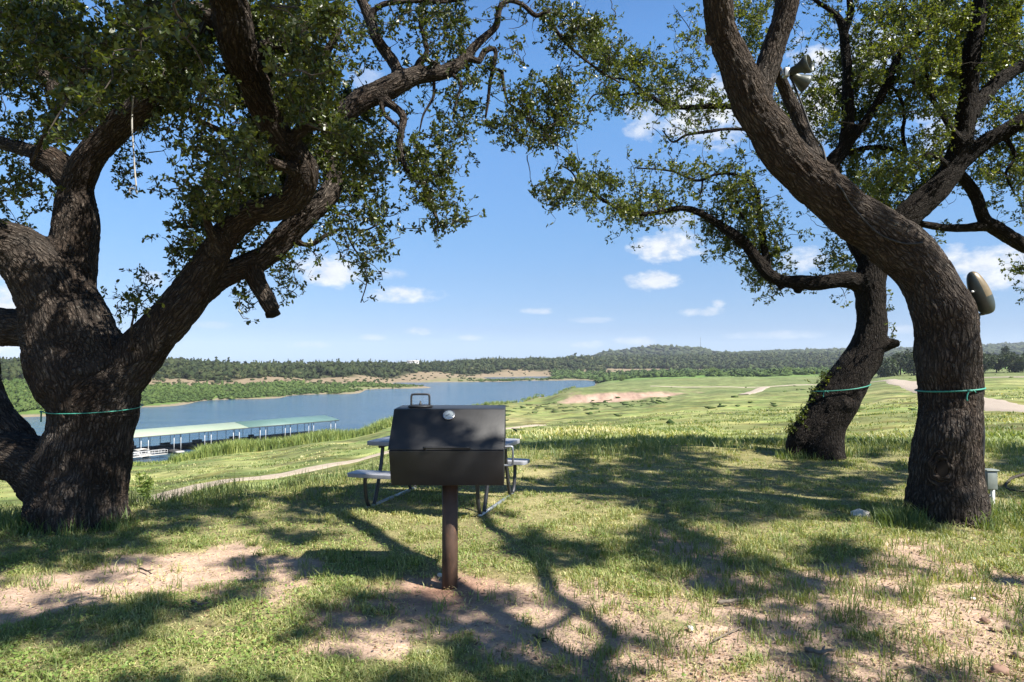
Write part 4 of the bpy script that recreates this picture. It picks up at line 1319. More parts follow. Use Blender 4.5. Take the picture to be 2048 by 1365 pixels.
mb = MB(); mb.lathe([(0, .0), (.041, .0), (.043, .012), (.040, .018), (.036, .017)], M, tc, 32); th = mb.build('thermometer', MAT['chrome'], lid, True)
mb = MB(); mb.lathe([(.037, .0145), (.02, .0152), (0, .0155)], M, tc, 32); mb.build('dial', MAT['dial'], th, True)
mb = MB()
up2 = M.T @ sl
for k in range(11):
    t = math.radians(225 - k * 27); e = np.array([math.cos(t), math.sin(t), 0])
    c = tc + M @ np.array([e[0] * .029, e[1] * .029, .0158]); Mk = M @ np.array([[math.cos(t), -math.sin(t), 0], [math.sin(t), math.cos(t), 0], [0, 0, 1]])
    mb.box(c, (.008, .0016, .0008), M=Mk)
t = math.radians(215); Mk = M @ np.array([[math.cos(t), -math.sin(t), 0], [math.sin(t), math.cos(t), 0], [0, 0, 1]])
mb.box(tc + M @ np.array([math.cos(t) * .008, math.sin(t) * .008, .0166]), (.036, .0026, .0008), M=Mk)
mb.build('needle', MAT['steel_black'], th)
cx, cy = GX - .225, 4.98
mb = MB(); mb.lathe([(0, 1.256), (.088, 1.256), (.09, 1.262), (.09, 1.268), (.08, 1.272), (0, 1.274)], None, (cx, cy, 0), 28); cap = mb.build('chimney_cap', MAT['steel_black'], lid, True)
mb = MB(); mb.tube(spline(np.array([(cx - .066, cy, 1.27), (cx - .066, cy, 1.31), (cx - .064, cy, 1.338), (cx - .05, cy, 1.348), (cx + .05, cy, 1.348), (cx + .064, cy, 1.338), (cx + .066, cy, 1.31), (cx + .066, cy, 1.27)]), .008), .0075, 8)
mb.build('cap_handle', MAT['steel_black'], cap, True)
mb = MB(); mb.lathe([(.009, 1.274), (.009, 1.286), (.005, 1.287), (.005, 1.302), (0, 1.303)], None, (cx, cy, 0), 8); mb.build('bolt', MAT['steel_black'], cap)
mb = MB(); xs = x1
mb.tube(spline(np.array([(xs - .01, 4.80, .99), (xs + .045, 4.80, .992), (xs + .058, 4.80, .98), (xs + .06, 4.80, .90), (xs + .058, 4.80, .872), (xs + .045, 4.80, .86), (xs - .01, 4.80, .862)]), .008), .0075, 8)
mb.build('side_handle', MAT['galv'], grill, True)
mb = MB(); mb.box((GX, 4.93, .733), (.24, .24, .012)); mb.build('mounting_plate', MAT['rusty_steel'], grill)
mb = MB(); mb.tube(np.array([(GX, 4.9, gz - .25), (GX, 4.9, .3), (GX, 4.9, .728)]), .0565, 28); mb.build('post', MAT['rusty_steel'], grill, True)
mb = MB(); mb.tube(np.array([(GX - .2, 5.288, .992), (GX + .2, 5.288, .992)]), .011, 8); mb.build('hinge', MAT['steel_black'], grill, True)

# ---------------------------------------------------------------- picnic table
TX, TY = -.77, 7.80
tz = H(TX, TY)
table = empty('picnic_table', (TX, TY, tz))
tag(table, 'grey picnic table with two benches on dark bent pipe legs behind the barbecue', 'picnic table')
ang = -R(17)
ca, sa = math.cos(ang), math.sin(ang)


def tw(l, p, z):
    return np.array([TX + ca * l - sa * p, TY + sa * l + ca * p, tz + z])


def slab(name, l0, l1, p0, p1, z0, z1, mat):
    mb = MB(); poly = []
    r = .05
    for cxx, cyy, a0 in ((l1 - r, p1 - r, 0), (l0 + r, p1 - r, 90), (l0 + r, p0 + r, 180), (l1 - r, p0 + r, 270)):
        for k in range(5):
            t = R(a0 + k * 22.5); poly.append((cxx + r * math.cos(t), cyy + r * math.sin(t)))
    n = len(poly); V = [tw(a, b, z0) for a, b in poly] + [tw(a, b, z1) for a, b in poly]
    Q = [[i, (i + 1) % n, n + (i + 1) % n, n + i] for i in range(n)]
    T = []
    for k in range(1, n - 1): T.append([0, k + 1, k]); T.append([n, n + k, n + k + 1])
    mb.add(V, Q, T)
    return mb.build(name, mat, table, bevel=.008)


HL = .80
slab('tabletop', -HL, HL, -.37, .37, .66, .705, MAT['grey_plastic'])
for s in (-1, 1):
    slab('bench', -HL, HL, s * .66 - .135, s * .66 + .135, .375, .415, MAT['grey_plastic'])
for l in (-.64, .64):
    mb = MB()
    mb.tube(np.array([tw(l, -.60, .02), tw(l, .60, .02)]), .021, 10)
    fr = mb.build('ground_rail', MAT['galv'], table, True)
    for s in (-1, 1):
        mb = MB(); mb.tube(spline(np.array([tw(l, s * .57, .03), tw(l, s * .62, .10), tw(l, s * .655, .24), tw(l, s * .66, .375)]), .03), .021, 10)
        mb.build('bench_leg', MAT['dark_pipe'], table, True)
        mb = MB(); mb.tube(spline(np.array([tw(l, s * .46, .03), tw(l, s * .40, .16), tw(l, s * .30, .45), tw(l, s * .26, .66)]), .03), .021, 10)
        mb.build('table_leg', MAT['dark_pipe'], table, True)
    mb = MB(); mb.tube(np.array([tw(l, -.34, .645), tw(l, .34, .645)]), .016, 8); mb.build('cross_bar', MAT['dark_pipe'], table, True)

# ---------------------------------------------------------------- green strings on the trunks
def string(ok, c, tilt, label, knot_dir, off=.008, w=.006, reach=1.5):
    pts = ok.ring(c, tilt=tilt, off=off, reach=reach)
    root = empty('string', pts.mean(0)); tag(root, label, 'string', 'green strings tied round the oak trunks')
    mb = MB(); mb.tube(pts, w, 6, closed=True); mb.build('loop', MAT['string'], root, True)
    kd_ = np.array(knot_dir) / np.linalg.norm(knot_dir)
    k = int(((pts - pts.mean(0)) @ kd_).argmax()); p = pts[k] + kd_ * .006
    side = np.cross([0, 0, 1], kd_)
    mb = MB()
    mb.tube(np.array([p - side * .02, p + side * .02 + kd_ * .006]), .011, 6)
    mb.tube(spline(np.array([p, p - side * .02 + np.array([0, 0, -.03]), p - side * .03 + np.array([0, 0, -.07]), p - side * .025 + np.array([0, 0, -.10])]), .01), .008, 6)
    mb.tube(spline(np.array([p, p + side * .03 + np.array([0, 0, .004]), p + side * .055 + np.array([0, 0, -.018])]), .01), .005, 6)
    mb.build('knot', MAT['string'], root, True)


string(left, P(184, 817, D0), (.0, .02), 'green string tied round the massive forked left trunk', (-.8, -.6, 0), w=.005, reach=.66)
string(right, P(1901, 779, DR), (.02, .0), 'green string knotted at the front of the bare leaning trunk that carries the lamps', (-.1, -1, 0), off=.010, w=.0085)
string(back, P(1703, 776, DB), (.06, -.02), 'green string round the dark crooked trunk at the back', (-.75, -.6, 0), off=.012, w=.008)

# ---------------------------------------------------------------- twin floodlight in the fork
fl = P(1574, 146, DR - .14)
flood = empty('floodlight', fl); tag(flood, 'twin dark floodlight with two cup shaped heads fixed high in the fork', 'floodlight')
mb = MB(); mb.box(fl + np.array([-.01, 0, .0]), (.055, .07, .09)); mb.box(fl + np.array([-.045, 0, -.0]), (.03, .04, .05)); mb.build('bracket', MAT['galv'], flood, bevel=.008)
for (qx, qy, dd, dr, rad) in ((1602, 135, -.2, (.70, -.68, .16), .088), (1599, 160, -.06, (.84, .10, -.45), .085)):
    c = P(qx, qy, DR + dd - .02); d = np.array(dr) / np.linalg.norm(dr); M = axis_to(d)
    mb = MB(); mb.lathe([(0, -.10), (.035, -.10), (.042, -.085), (.044, -.04), (.055, -.01), (rad, .055), (rad + .004, .09), (rad - .004, .092), (rad - .01, .06), (.048, .0), (.04, -.03), (0, -.03)], M, c, 26)
    hd = mb.build('lamp_head', MAT['lamp_dark'], flood, True)
    mb = MB(); mb.lathe([(0, .035), (.022, .03), (.032, .012), (.034, -.02)][::-1], M, c, 20); mb.build('bulb', MAT['bulb'], hd, True)
    mb = MB(); mb.tube(np.array([fl + np.array([.01, 0, 0]), c - d * .09]), .014, 8); mb.build('swivel_arm', MAT['lamp_dark'], flood, True)

# cable down the leaning trunk
kp = [(1580, 152), (1594, 185), (1612, 232), (1626, 270), (1638, 304), (1668, 348), (1682, 376), (1696, 402), (1716, 428), (1753, 466), (1794, 484), (1822, 488), (1845, 486)]
pts = []
for i, (a, b) in enumerate(kp):
    q = P(a, b, DR); o = Vector((0, 0, EYE)); d = Vector(q) - o; d.normalize()
    h = right.bvh.ray_cast(o, d, 30)
    if h[0] is not None and i > 3: D_ = h[0].y - .018
    else: D_ = DR - .14 - .02 * i
    pts.append(P(a, b, D_))
pts = np.array(pts); pts[4:, 1] = np.convolve(np.pad(pts[4:, 1], 1, mode='edge'), [.25, .5, .25], 'valid')
mb = MB(); mb.tube(spline(pts, .03), .0105, 8)
tag(mb.build('power_cable', MAT['cable'], None, True), 'black power cable running from the floodlight down the leaning trunk', 'cable')

# ---------------------------------------------------------------- tan lensed yard lamp on the trunk
lc = P(1960, 586, DR - .02); ax = P(1944, 546, DR - .05) - P(1978, 624, DR - .05); ax /= np.linalg.norm(ax)
lamp = empty('flood_lamp', P(1957, 628, DR)); tag(lamp, 'bullet shaped lamp with a tan lens at the right side of the leaning trunk', 'lamp')
L = .232
prof = [(0, -L), (.045, -L * .97), (.075, -L * .86), (.098, -L * .62), (.108, -L * .3), (.108, 0), (.098, L * .35), (.078, L * .68), (.05, L * .9), (.02, L * .99), (0, L)]
S = spline(np.array([(a, b, 0) for a, b in prof]), .012)
sides = 32; M = axis_to(ax); angs = np.linspace(0, 2 * math.pi, sides, endpoint=False)
# side direction that faces right and up in the picture
sd = np.array([.87, -.35, .34]); sd -= ax * sd.dot(ax); sd /= np.linalg.norm(sd)
Vl = np.array([[r * math.cos(t) * .86, r * math.sin(t) * .86, z] for r, z, _ in S for t in angs]) @ M.T
dark, tan_ = [], []
for i in range(len(S) - 1):
    for k in range(sides):
        l = (k + 1) % sides; f = [i * sides + k, i * sides + l, (i + 1) * sides + l, (i + 1) * sides + k]
        c = Vl[f].mean(0); (tan_ if (c @ sd > .006 and c @ ax > -.045) else dark).append(f)
mesh_np('housing', Vl + lc, np.array(dark), MAT['lamp_dark'], lamp, True)
mesh_np('lens', (Vl * 1.0) + lc, np.array(tan_), MAT['lamp_tan'], lamp, True)
mb = MB(); mb.tube(spline(np.array([lc - ax * L * .9 + sd * .0, P(1968, 628, DR), P(1952, 630, DR), P(1930, 632, DR)]), .02), .014, 8); mb.build('arm', MAT['lamp_dark'], lamp, True)
mb = MB(); mb.box(P(1953, 634, DR), (.05, .05, .05)); mb.build('junction', MAT['lamp_dark'], lamp, bevel=.006)
_s = lc - sd * .06 + ax * .03 + np.array([-.05, -.075, 0]); mb = MB(); mb.lathe([(0, -.012), (.012, -.008), (.016, .0), (.012, .008), (0, .012)], None, _s, 12); mb.build('photo_cell', MAT['white_paint'], lamp, True)

# conduit and electric box
cp = [(1951, 640), (1951, 690), (1953, 735), (1957, 770), (1960, 800), (1964, 840), (1966, 880), (1964, 920), (1962, 950), (1963, 975), (1968, 990), (1975, 996), (1980, 990)]
pts = []
for a, b in cp:
    pts.append(P(a, b, DR - .02 + .1 * sstep(930, 990, b)))
pts = spline(np.array(pts), .04)
mb = MB(); mb.tube(pts, np.interp(np.linspace(0, 1, len(pts)), [0, .3, .5, .8, 1], [.011, .012, .02, .019, .016]), 10)
tag(mb.build('conduit', MAT['dark_pipe'], None, True), 'dark conduit pipe running down the right edge of the leaning trunk', 'pipe')
bD = 7.55; bz = H(*(P(1980, 1000, bD)[:2]))
bc = P(1978, 960, bD)
ebox = empty('electric_box', (bc[0], bc[1], bz)); tag(ebox, 'small grey outdoor electric box on a white leg behind the leaning trunk', 'electric box')
mb = MB(); mb.box(bc, (.125, .10, .205)); bd = mb.build('cabinet', MAT['box_grey'], ebox, bevel=.006)
mb = MB(); mb.box(bc + np.array([-.008, -.055, -.004]), (.098, .010, .18)); mb.build('door', MAT['box_grey'], bd, bevel=.004)
mb = MB(); mb.box(bc + np.array([0, -.008, .110]), (.14, .125, .014)); mb.build('hood', MAT['box_grey'], ebox, bevel=.004)
for s, m_ in ((1, 'white_paint'), (-1, 'box_grey')):
    b0 = bc + np.array([s * .052, .02, -.105]); mb = MB(); mb.box((b0[0], b0[1], (b0[2] + bz - .08) / 2), (.032, .03, b0[2] - bz + .08)); mb.build('leg', MAT[m_], ebox, bevel=.003)

# hanging wire under the left canopy
wd = 5.9
wp = spline(np.array([P(a, b, wd) for a, b in ((268, 176), (265, 215), (264, 250), (267, 300), (270, 345), (274, 389))]), .03)
mb = MB(); mb.tube(wp, .0075, 6)
mb.tube(spline(np.array([P(a, b, wd) for a, b in ((274, 389), (270, 380), (266, 377), (261, 377), (259, 384), (263, 390))]), .01), .006, 6)
tag(mb.build('hanging_wire', MAT['pale_wire'], None, True), 'thin pale wire with a hooked end dangling from the left canopy', 'wire')

# ---------------------------------------------------------------- stones and sticks on the ground
def stone(px, py, r, mat, label, flat=.55, seed=0):
    g = G(px, py); z = H(g[0], g[1])
    bm = bmesh.new(); bmesh.ops.create_icosphere(bm, subdivisions=3, radius=1)
    rs = np.random.default_rng(seed)
    st = np.array([1, rs.uniform(.65, .9), flat])
    for v in bm.verts:
        nz = mnoise.fractal(v.co * 1.3 + Vector((seed, 0, 0)), 1, 2, 3)
        k = r * (1 + .28 * nz); v.co = Vector((v.co.x * k * st[0], v.co.y * k * st[1], v.co.z * k * st[2]))
    bmesh.ops.rotate(bm, verts=bm.verts, matrix=Matrix.Rotation(rs.uniform(0, 6.28), 3, 'Z'))
    for v in bm.verts: v.co += Vector((g[0], g[1], z + r * flat * .35))
    me = bpy.data.meshes.new('stone'); bm.to_mesh(me); bm.free()
    for p in me.polygons: p.use_smooth = True
    me.materials.append(MAT[mat]); o = bpy.data.objects.new('stone', me); COL.objects.link(o)
    tag(o, label, 'stone')


stone(1719, 1034, .09, 'stone_white', 'white stone lying in the grass before the leaning trunk', .5, 1)
stone(1990, 1191, .035, 'stone_tan', 'ochre pebble on the bare soil, farthest up of the right hand pebbles', .6, 2)
stone(1981, 1198, .020, 'stone_tan', 'small pinkish pebble touching the ochre pebble on bare soil', .6, 3)
stone(1946, 1196, .017, 'stone_white', 'tiny pale pebble beside the ochre and pinkish pebbles', .6, 4)
stone(1970, 1241, .028, 'stone_red', 'reddish pebble, left of the long tan pebble on bare soil', .6, 5)
stone(1990, 1259, .030, 'stone_tan', 'flat tan pebble half sunk below the reddish pebble', .35, 6)
stone(2027, 1262, .042, 'stone_tan', 'long tan pebble standing out of the bare soil at the right edge', .55, 7)
stone(1998, 1338, .048, 'stone_red', 'largest reddish stone near the bottom right corner', .5, 8)
stone(2040, 1312, .035, 'stone_tan', 'tan stone cut by the right edge above the largest reddish stone', .6, 9)
stone(1381, 1253, .022, 'stone_white', 'round white pebble alone in the thin grass right of the barbecue shadow', .8, 10)
stone(880, 1150, .022, 'stone_white', 'whitish pebble against the left foot of the barbecue post', .7, 11)
stone(1072, 1190, .018, 'stone_tan', 'small pebble in the branch shadow right of the barbecue post', .7, 12)
stone(858, 1304, .020, 'stone_white', 'grey white pebble in thin grass below the barbecue', .7, 13)


def stick(pts, r, mat, label):
    K = []
    for px, py in pts:
        g = G(px, py); K.append((g[0], g[1], H(g[0], g[1]) + r * .9 + .006))
    S_ = spline(np.array(K), .03); n = len(S_)
    S_[:, 2] += np.abs(np.sin(np.arange(n) * .9)) * r * .6
    mb = MB(); mb.tube(S_, np.linspace(r, r * .45, n) * (1 + .15 * np.sin(np.arange(n) * 2.1)), 8)
    i = n // 2; d = S_[min(i + 2, n - 1)] - S_[i]; s_ = np.array([-d[1], d[0], .3 * np.linalg.norm(d)]); s_ /= np.linalg.norm(s_)
    mb.tube(np.array([S_[i], S_[i] + d / np.linalg.norm(d) * .05 + s_ * .035]), [r * .6, r * .3], 6)
    tag(mb.build('stick', MAT[mat], None, True), label, 'stick')


stick([(1436, 1207), (1462, 1203), (1490, 1200), (1515, 1198), (1530, 1190)], .014, 'grey_wood', 'stout forked grey stick lying on soil right of the branch shadow')
stick([(1612, 1300), (1635, 1307), (1660, 1304), (1672, 1300)], .014, 'grey_wood', 'short thick grey stick near the bottom edge in leaf litter')
stick([(1426, 1278), (1445, 1268), (1468, 1258), (1486, 1250)], .006, 'grey_wood', 'thin straight pale twig in sunlit grass')
stick([(278, 1141), (290, 1145), (304, 1153)], .008, 'twig', 'small bent dark twig on the bare path at the left')
stick([(384, 1208), (396, 1214), (412, 1222)], .010, 'grey_wood', 'small brown stick below the bare path at the left')
stick([(1066, 1270), (1078, 1278), (1092, 1284)], .008, 'twig', 'dark twig where two branch shadows meet')
stick([(2048, 955), (2025, 962), (2012, 975), (2020, 985), (2060, 990)], .02, 'twig', 'crooked dark fallen branch behind the electric box')
stick([(700, 1112), (720, 1118), (742, 1116)], .007, 'twig', 'thin twig on the soil at the edge of the barbecue shadow')

# ================================================================ MARINA
A0 = np.array([-85.6, 152.0]); dd = np.array([.618, .786]); nn = np.array([-.786, .618])
WZ = LAKE_Z
EAVE = EYE - 17.2


def dk(t, w, z):
    p = A0 + dd * t + nn * w
    return np.array([p[0], p[1], z])


T0, T1, TM = -20.0, 57.3, 29.0
dock = empty('covered_dock', dk(20, 5, WZ)); tag(dock, 'long covered boat dock with pale green and teal roofs on thin posts', 'boat dock')
dA = math.atan2(dd[1], dd[0])


def roof(t0, t1, mat, dz):
    V = []
    for t in (t0, t1):
        for w, z in ((-.6, EAVE), (6, EAVE + .95), (12.6, EAVE), (12.6, EAVE - .22), (6, EAVE + .72), (-.6, EAVE - .22)):
            V.append(dk(t, w, z + dz))
    Q = [[i, (i + 1) % 6, 6 + (i + 1) % 6, 6 + i] for i in range(6)] + [[0, 5, 4, 1], [1, 4, 3, 2], [6, 7, 10, 11], [7, 8, 9, 10]]
    mb = MB(); mb.add(V, Q); return mb.build('roof', mat, dock)


roof(T0, TM, MAT['roof_pale'], .0); r2 = roof(TM + .05, T1, MAT['roof_teal'], .03)
mb = MB()
for w in (-.62, 12.62): 
    a, b = dk(T0, w, EAVE - .22), dk(T1, w, EAVE - .22); mb.tube(np.array([a, b]), .09, 4)
mb.build('eave_beam', MAT['dock_steel'], dock)
tt = T0 + 1
while tt < T1:
    for o in (0, 1.6):
        if tt + o < T1:
            mb = MB(); mb.tube(np.array([dk(tt + o, .1, WZ + .2), dk(tt + o, .1, EAVE - .1)]), .085, 6); mb.build('post', MAT['dock_white'], dock)
    mb = MB(); mb.tube(np.array([dk(tt + .8, 0, EAVE - .3), dk(tt + .8, 12, EAVE - .3)]), .06, 4)
    mb.tube(np.array([dk(tt + .8, 0, EAVE - .3), dk(tt + .8, 6, EAVE + .6)]), .05, 4); mb.tube(np.array([dk(tt + .8, 12, EAVE - .3), dk(tt + .8, 6, EAVE + .6)]), .05, 4)
    mb.build('truss', MAT['dock_steel'], dock)
    mb = MB(); c = dk(tt + .8, 4.2, WZ + .42); mb.box(c, (1.7, 9.0, .7), dA); mb.build('finger_pier', MAT['dock_dark'], dock)  # pier made deeper, adding to the dark shaded band under the roof
    mb = MB(); c = dk(tt + .8, -.9, WZ + .45); mb.box(c, (1.7, 1.3, .38), dA); mb.build('pier_end', MAT['dock_pale'], dock)
    tt += 7.4
for t in np.arange(T0 + 1, T1, 2.45):
    mb = MB(); mb.tube(np.array([dk(t, 11.9, WZ + .2), dk(t, 11.9, EAVE - .1)]), .07, 5); mb.build('post', MAT['dock_steel'], dock)
mb = MB(); c = dk((T0 + T1) / 2, 10.2, WZ + .4); mb.box(c, (T1 - T0, 3.6, 1.0), dA); mb.build('walkway', MAT['dock_dark'], dock)  # walkway with a dark skirt standing in for shadow under the roof
mb = MB(); c = dk(50, 2.5, WZ + .62); mb.box(c, (6, 5, .2), dA); mb.build('swim_platform', MAT['dock_pale'], dock)
for i, (t, lb) in enumerate(((-2, 'dark storage box on the dock walkway, nearest the left trunk'), (5, 'low storage box on the walkway behind the second boat'), (13, 'storage box on the dock walkway beside a tall crate'), (21, 'storage box on the walkway under the end of the pale roof'), (31, 'storage box on the walkway just under the teal roof'), (36, 'small storage box farthest along the dock under the teal roof'))):
    mb = MB(); mb.box(dk(t, 9.7, WZ + .7 + .42), (2.2 if i != 5 else 1.2, .9, .84), dA); mb.box(dk(t, 9.7, WZ + .7 + .9), (2.3 if i != 5 else 1.3, 1.0, .1), dA)
    tag(mb.build('storage_box', MAT['box_blue']), lb, 'box', 'storage boxes along the dock walkway')


def boat(t, w, label, cover):
    root = empty('pontoon_boat', dk(t, w, WZ)); tag(root, label, 'boat', 'pontoon boats in the near slips')
    for s in (-1, 1):
        mb = MB(); mb.tube(np.array([dk(t + s * .85, w - 3.3, WZ + .25), dk(t + s * .85, w - 2.9, WZ + .1), dk(t + s * .85, w + 3, WZ + .1)]), [.1, .32, .32], 8); mb.build('pontoon', MAT['galv'], root, True)
    mb = MB(); mb.box(dk(t, w, WZ + .5), (2.4, 6.0, .12), dA); mb.build('deck', MAT['dock_pale'], root)
    mb = MB()
    for s in (-1, 1): mb.box(dk(t + s * 1.15, w, WZ + .9), (.06, 5.4, .6), dA)
    mb.build('side_rail', MAT['dock_pale'], root)
    mb = MB(); mb.box(dk(t, w + 1.2, WZ + .85), (1.7, 1.2, .55), dA); mb.build('seat', MAT['box_blue'], root)
    mb = MB()
    for k in range(5):
        a = (k - 2) / 2; mb.box(dk(t + a * 1.0, w - .6, WZ + cover - .14 * a * a), (.58, 3.2, .08), dA)
    mb.build('canopy', MAT['dock_pale'], root)
    for s in (-1, 1):
        for q in (-1.5, 1.5):
            mb = MB(); mb.tube(np.array([dk(t + s * 1.05, w - .6 + q, WZ + .55), dk(t + s * .95, w - .6 + q, WZ + cover - .1)]), .03, 4); mb.build('canopy_post', MAT['galv'], root)


boat(-4.2, 1.8, 'pontoon boat with white canopy beside the left trunk', 1.75)
boat(3.6, 1.8, 'pontoon boat with white canopy in the second slip from the trunk', 1.8)
gang = empty('gangway', dk(0, -4, WZ)); tag(gang, 'gangway with white pipe railing in front of the two boats', 'gangway')
mb = MB(); mb.box(dk(0, -3.8, WZ + .75), (14, 1.4, .12), dA); mb.build('deck', MAT['dock_pale'], gang)
for w in (-3.2, -4.4):
    mb = MB()
    for z in (1.25, 1.75): mb.tube(np.array([dk(-7, w, WZ + z), dk(7, w, WZ + z)]), .05, 5)
    for t in np.arange(-7, 7.1, 1.4): mb.tube(np.array([dk(t, w, WZ + .8), dk(t, w, WZ + 1.77)]), .04, 5)
    mb.build('railing', MAT['dock_white'], gang)

# ================================================================ FAR BUILDINGS AND MAST
def house(px, D, w, h, d, label, dz=0.0, yaw=0.2):
    x, y = ground_at(px, D); z = H(x, y) + dz
    root = empty('house', (x, y, z)); tag(root, label, 'house')
    mb = MB(); mb.box((x, y, z + h / 2 - 1), (w, d, h + 2), yaw); mb.build('wall', MAT['house_wall'], root)
    c, s = math.cos(yaw), math.sin(yaw)
    def q(a, b, zz): return (x + c * a - s * b, y + s * a + c * b, zz)
    W, Dp = w / 2 + .5, d / 2 + .5
    mb = MB(); mb.add([q(-W, -Dp, z + h + .02), q(W, -Dp, z + h + .02), q(W, Dp, z + h + .02), q(-W, Dp, z + h + .02), q(-W, 0, z + h + 1.8), q(W, 0, z + h + 1.8)], [[0, 1, 5, 4], [2, 3, 4, 5], [0, 3, 2, 1]], [[0, 4, 3], [1, 2, 5]])
    mb.build('roof', MAT['house_roof'], root)
    n = max(2, int(w / 3.2))
    for k in range(n):
        a = (k + .5) / n * w - w / 2; mb = MB(); mb.box(q(a, -d / 2 - .03, z + h * .55), (1.1, .06, 1.2), yaw); mb.build('window', MAT['glass'], root)


house(826, 905, 15, 3.2, 9, 'long white building on the skyline above the far bank', 3.4)
house(1297, 2560, 10, 4.5, 8, 'small white house on the wooded hill, left of two', 5)
house(1331, 2570, 12, 5, 9, 'white house near the top of the wooded hill', 6)
house(1812, 1500, 17, 4.5, 10, 'white roofed building between the two right hand trunks', 9)
mx, my = ground_at(1401, 2600); mz = H(mx, my)
mast = empty('radio_mast', (mx, my, mz)); tag(mast, 'thin lattice radio mast on the skyline', 'mast')
mb = MB()
for a in (0, 2.09, 4.19): mb.tube(np.array([(mx + .8 * math.cos(a), my + .8 * math.sin(a), mz - 2), (mx + .5 * math.cos(a), my + .5 * math.sin(a), mz + 47)]), .22, 4)
for k in range(16):
    z = mz + k * 3; mb.tube(np.array([(mx - .7, my, z), (mx + .6, my, z + 3)]), .12, 4)
mb.build('lattice', MAT['dock_steel'], mast)
mb = MB(); mb.tube(np.array([(mx, my, mz + 46), (mx, my, mz + 52)]), .15, 4); mb.build('antenna', MAT['dock_steel'], mast)
# ================================================================ GRASS AND PLANTS
rg = np.random.default_rng(23)


def blades(x, y, z, h, w, lean, rng, tint, name, mat, cut=1.0):
    n = len(x); a = rng.uniform(0, 2 * math.pi, n)
    s = np.stack([np.cos(a), np.sin(a), np.zeros(n)], 1)
    b = a + rng.uniform(.6, 2.5, n)
    l = np.stack([np.cos(b), np.sin(b), np.zeros(n)], 1) * (lean * h)[:, None]
    p = np.stack([x, y, z], 1); up = np.array([0, 0, 1.0])
    hw = (w * .5)[:, None]; hh = h[:, None]
    V = np.stack([p - s * hw, p + s * hw, p + l * .32 + up * hh * .58 + s * hw * .75, p + l * .32 + up * hh * .58 - s * hw * .75, p + l + up * hh * (1 - .35 * np.minimum(lean, 1.5)[:, None] ** 2 * .5)], 1)
    i = np.arange(n)[:, None] * 5
    return mesh_np(name, V.reshape(-1, 3), [i + np.array([[0, 1, 2, 3]]), i + np.array([[3, 2, 4]])], mat, None, False, {'tint': np.repeat(tint, 5)})


def scatter_view(n, d0, d1, rng, power=1.0, umin=-480, umax=2650):
    """points on the knoll, thinning with distance"""
    t = rng.random(n)
    if power == 1: D = d0 * (d1 / d0) ** t
    else: D = (d0 ** (1 - power) + t * (d1 ** (1 - power) - d0 ** (1 - power))) ** (1 / (1 - power))
    u = rng.uniform(umin, umax, n)
    return (u - 1024) / F * D, D


# short turf in tufts
nt_ = 143000
x, y = scatter_view(nt_, 2.9, 15.5, rg, 1.25)
d = dirt_amount(x, y); cl = fbm(x / .22, y / .22, 61, 3)
keep = rg.random(nt_) < (1 - d) ** 1.2 * sstep(.25, .6, cl) * .97 + .03
x, y, cl, d = x[keep], y[keep], cl[keep], d[keep]
k = 4
X = np.repeat(x, k) + rg.normal(0, .018, len(x) * k); Y = np.repeat(y, k) + rg.normal(0, .018, len(x) * k)
hh = np.repeat(.016 + .024 * sstep(.4, .75, cl), k) * rg.uniform(.5, 1.5, len(X)) * (1 + .03 * Y)
tint = np.clip(.42 + .6 * (fbm(X / .8, Y / .8, 62) - .35) + rg.normal(0, .22, len(X)), 0, 1)
tag(blades(X, Y, height(X, Y) - .004, hh, .0035 + .0006 * Y, np.clip(rg.normal(.9, .5, len(X)), .1, 2.2), rg, tint, 'grass', MAT['grass']), kind='stuff')

# dead straw lying flat between the tufts
n = 48000
x, y = scatter_view(n, 2.9, 11, rg, 1.4)
keep = rg.random(n) < .35 + .65 * sstep(.4, .62, fbm(x / .5, y / .5, 66, 3)); x, y = x[keep], y[keep]; n = len(x)
tag(blades(x, y, height(x, y) + .004, rg.uniform(.008, .022, n), .003 + .0005 * y, rg.uniform(1.6, 4.0, n), rg, np.clip(rg.normal(.9, .18, n), 0, 1), 'straw', MAT['grass']), kind='stuff')

# longer grass tufts standing out of the turf
def tuft_field(name, px_rows, n, hmin, hmax, mat, w0=.006, per=14, spread=.06, tb=.3):
    xs, ys = [], []
    for _ in range(n):
        a = px_rows[rg.integers(len(px_rows))]
        px = rg.uniform(a[0], a[1]); D = rg.uniform(a[2], a[3])
        xs.append((px - 1024) / F * D); ys.append(D)
    xs = np.array(xs); ys = np.array(ys)
    s = rg.uniform(.55, 1.3, n)
    X = np.repeat(xs, per) + rg.normal(0, spread, n * per); Y = np.repeat(ys, per) + rg.normal(0, spread, n * per)
    h = np.repeat(s, per) * rg.uniform(hmin, hmax, n * per)
    return blades(X, Y, height(X, Y) - .01, h, w0 + .0004 * Y, np.clip(rg.normal(.6, .35, len(X)), .05, 1.6), rg, np.clip(np.repeat(rg.normal(tb, .15, n), per) + rg.normal(0, .16, n * per), 0, 1), name, mat)


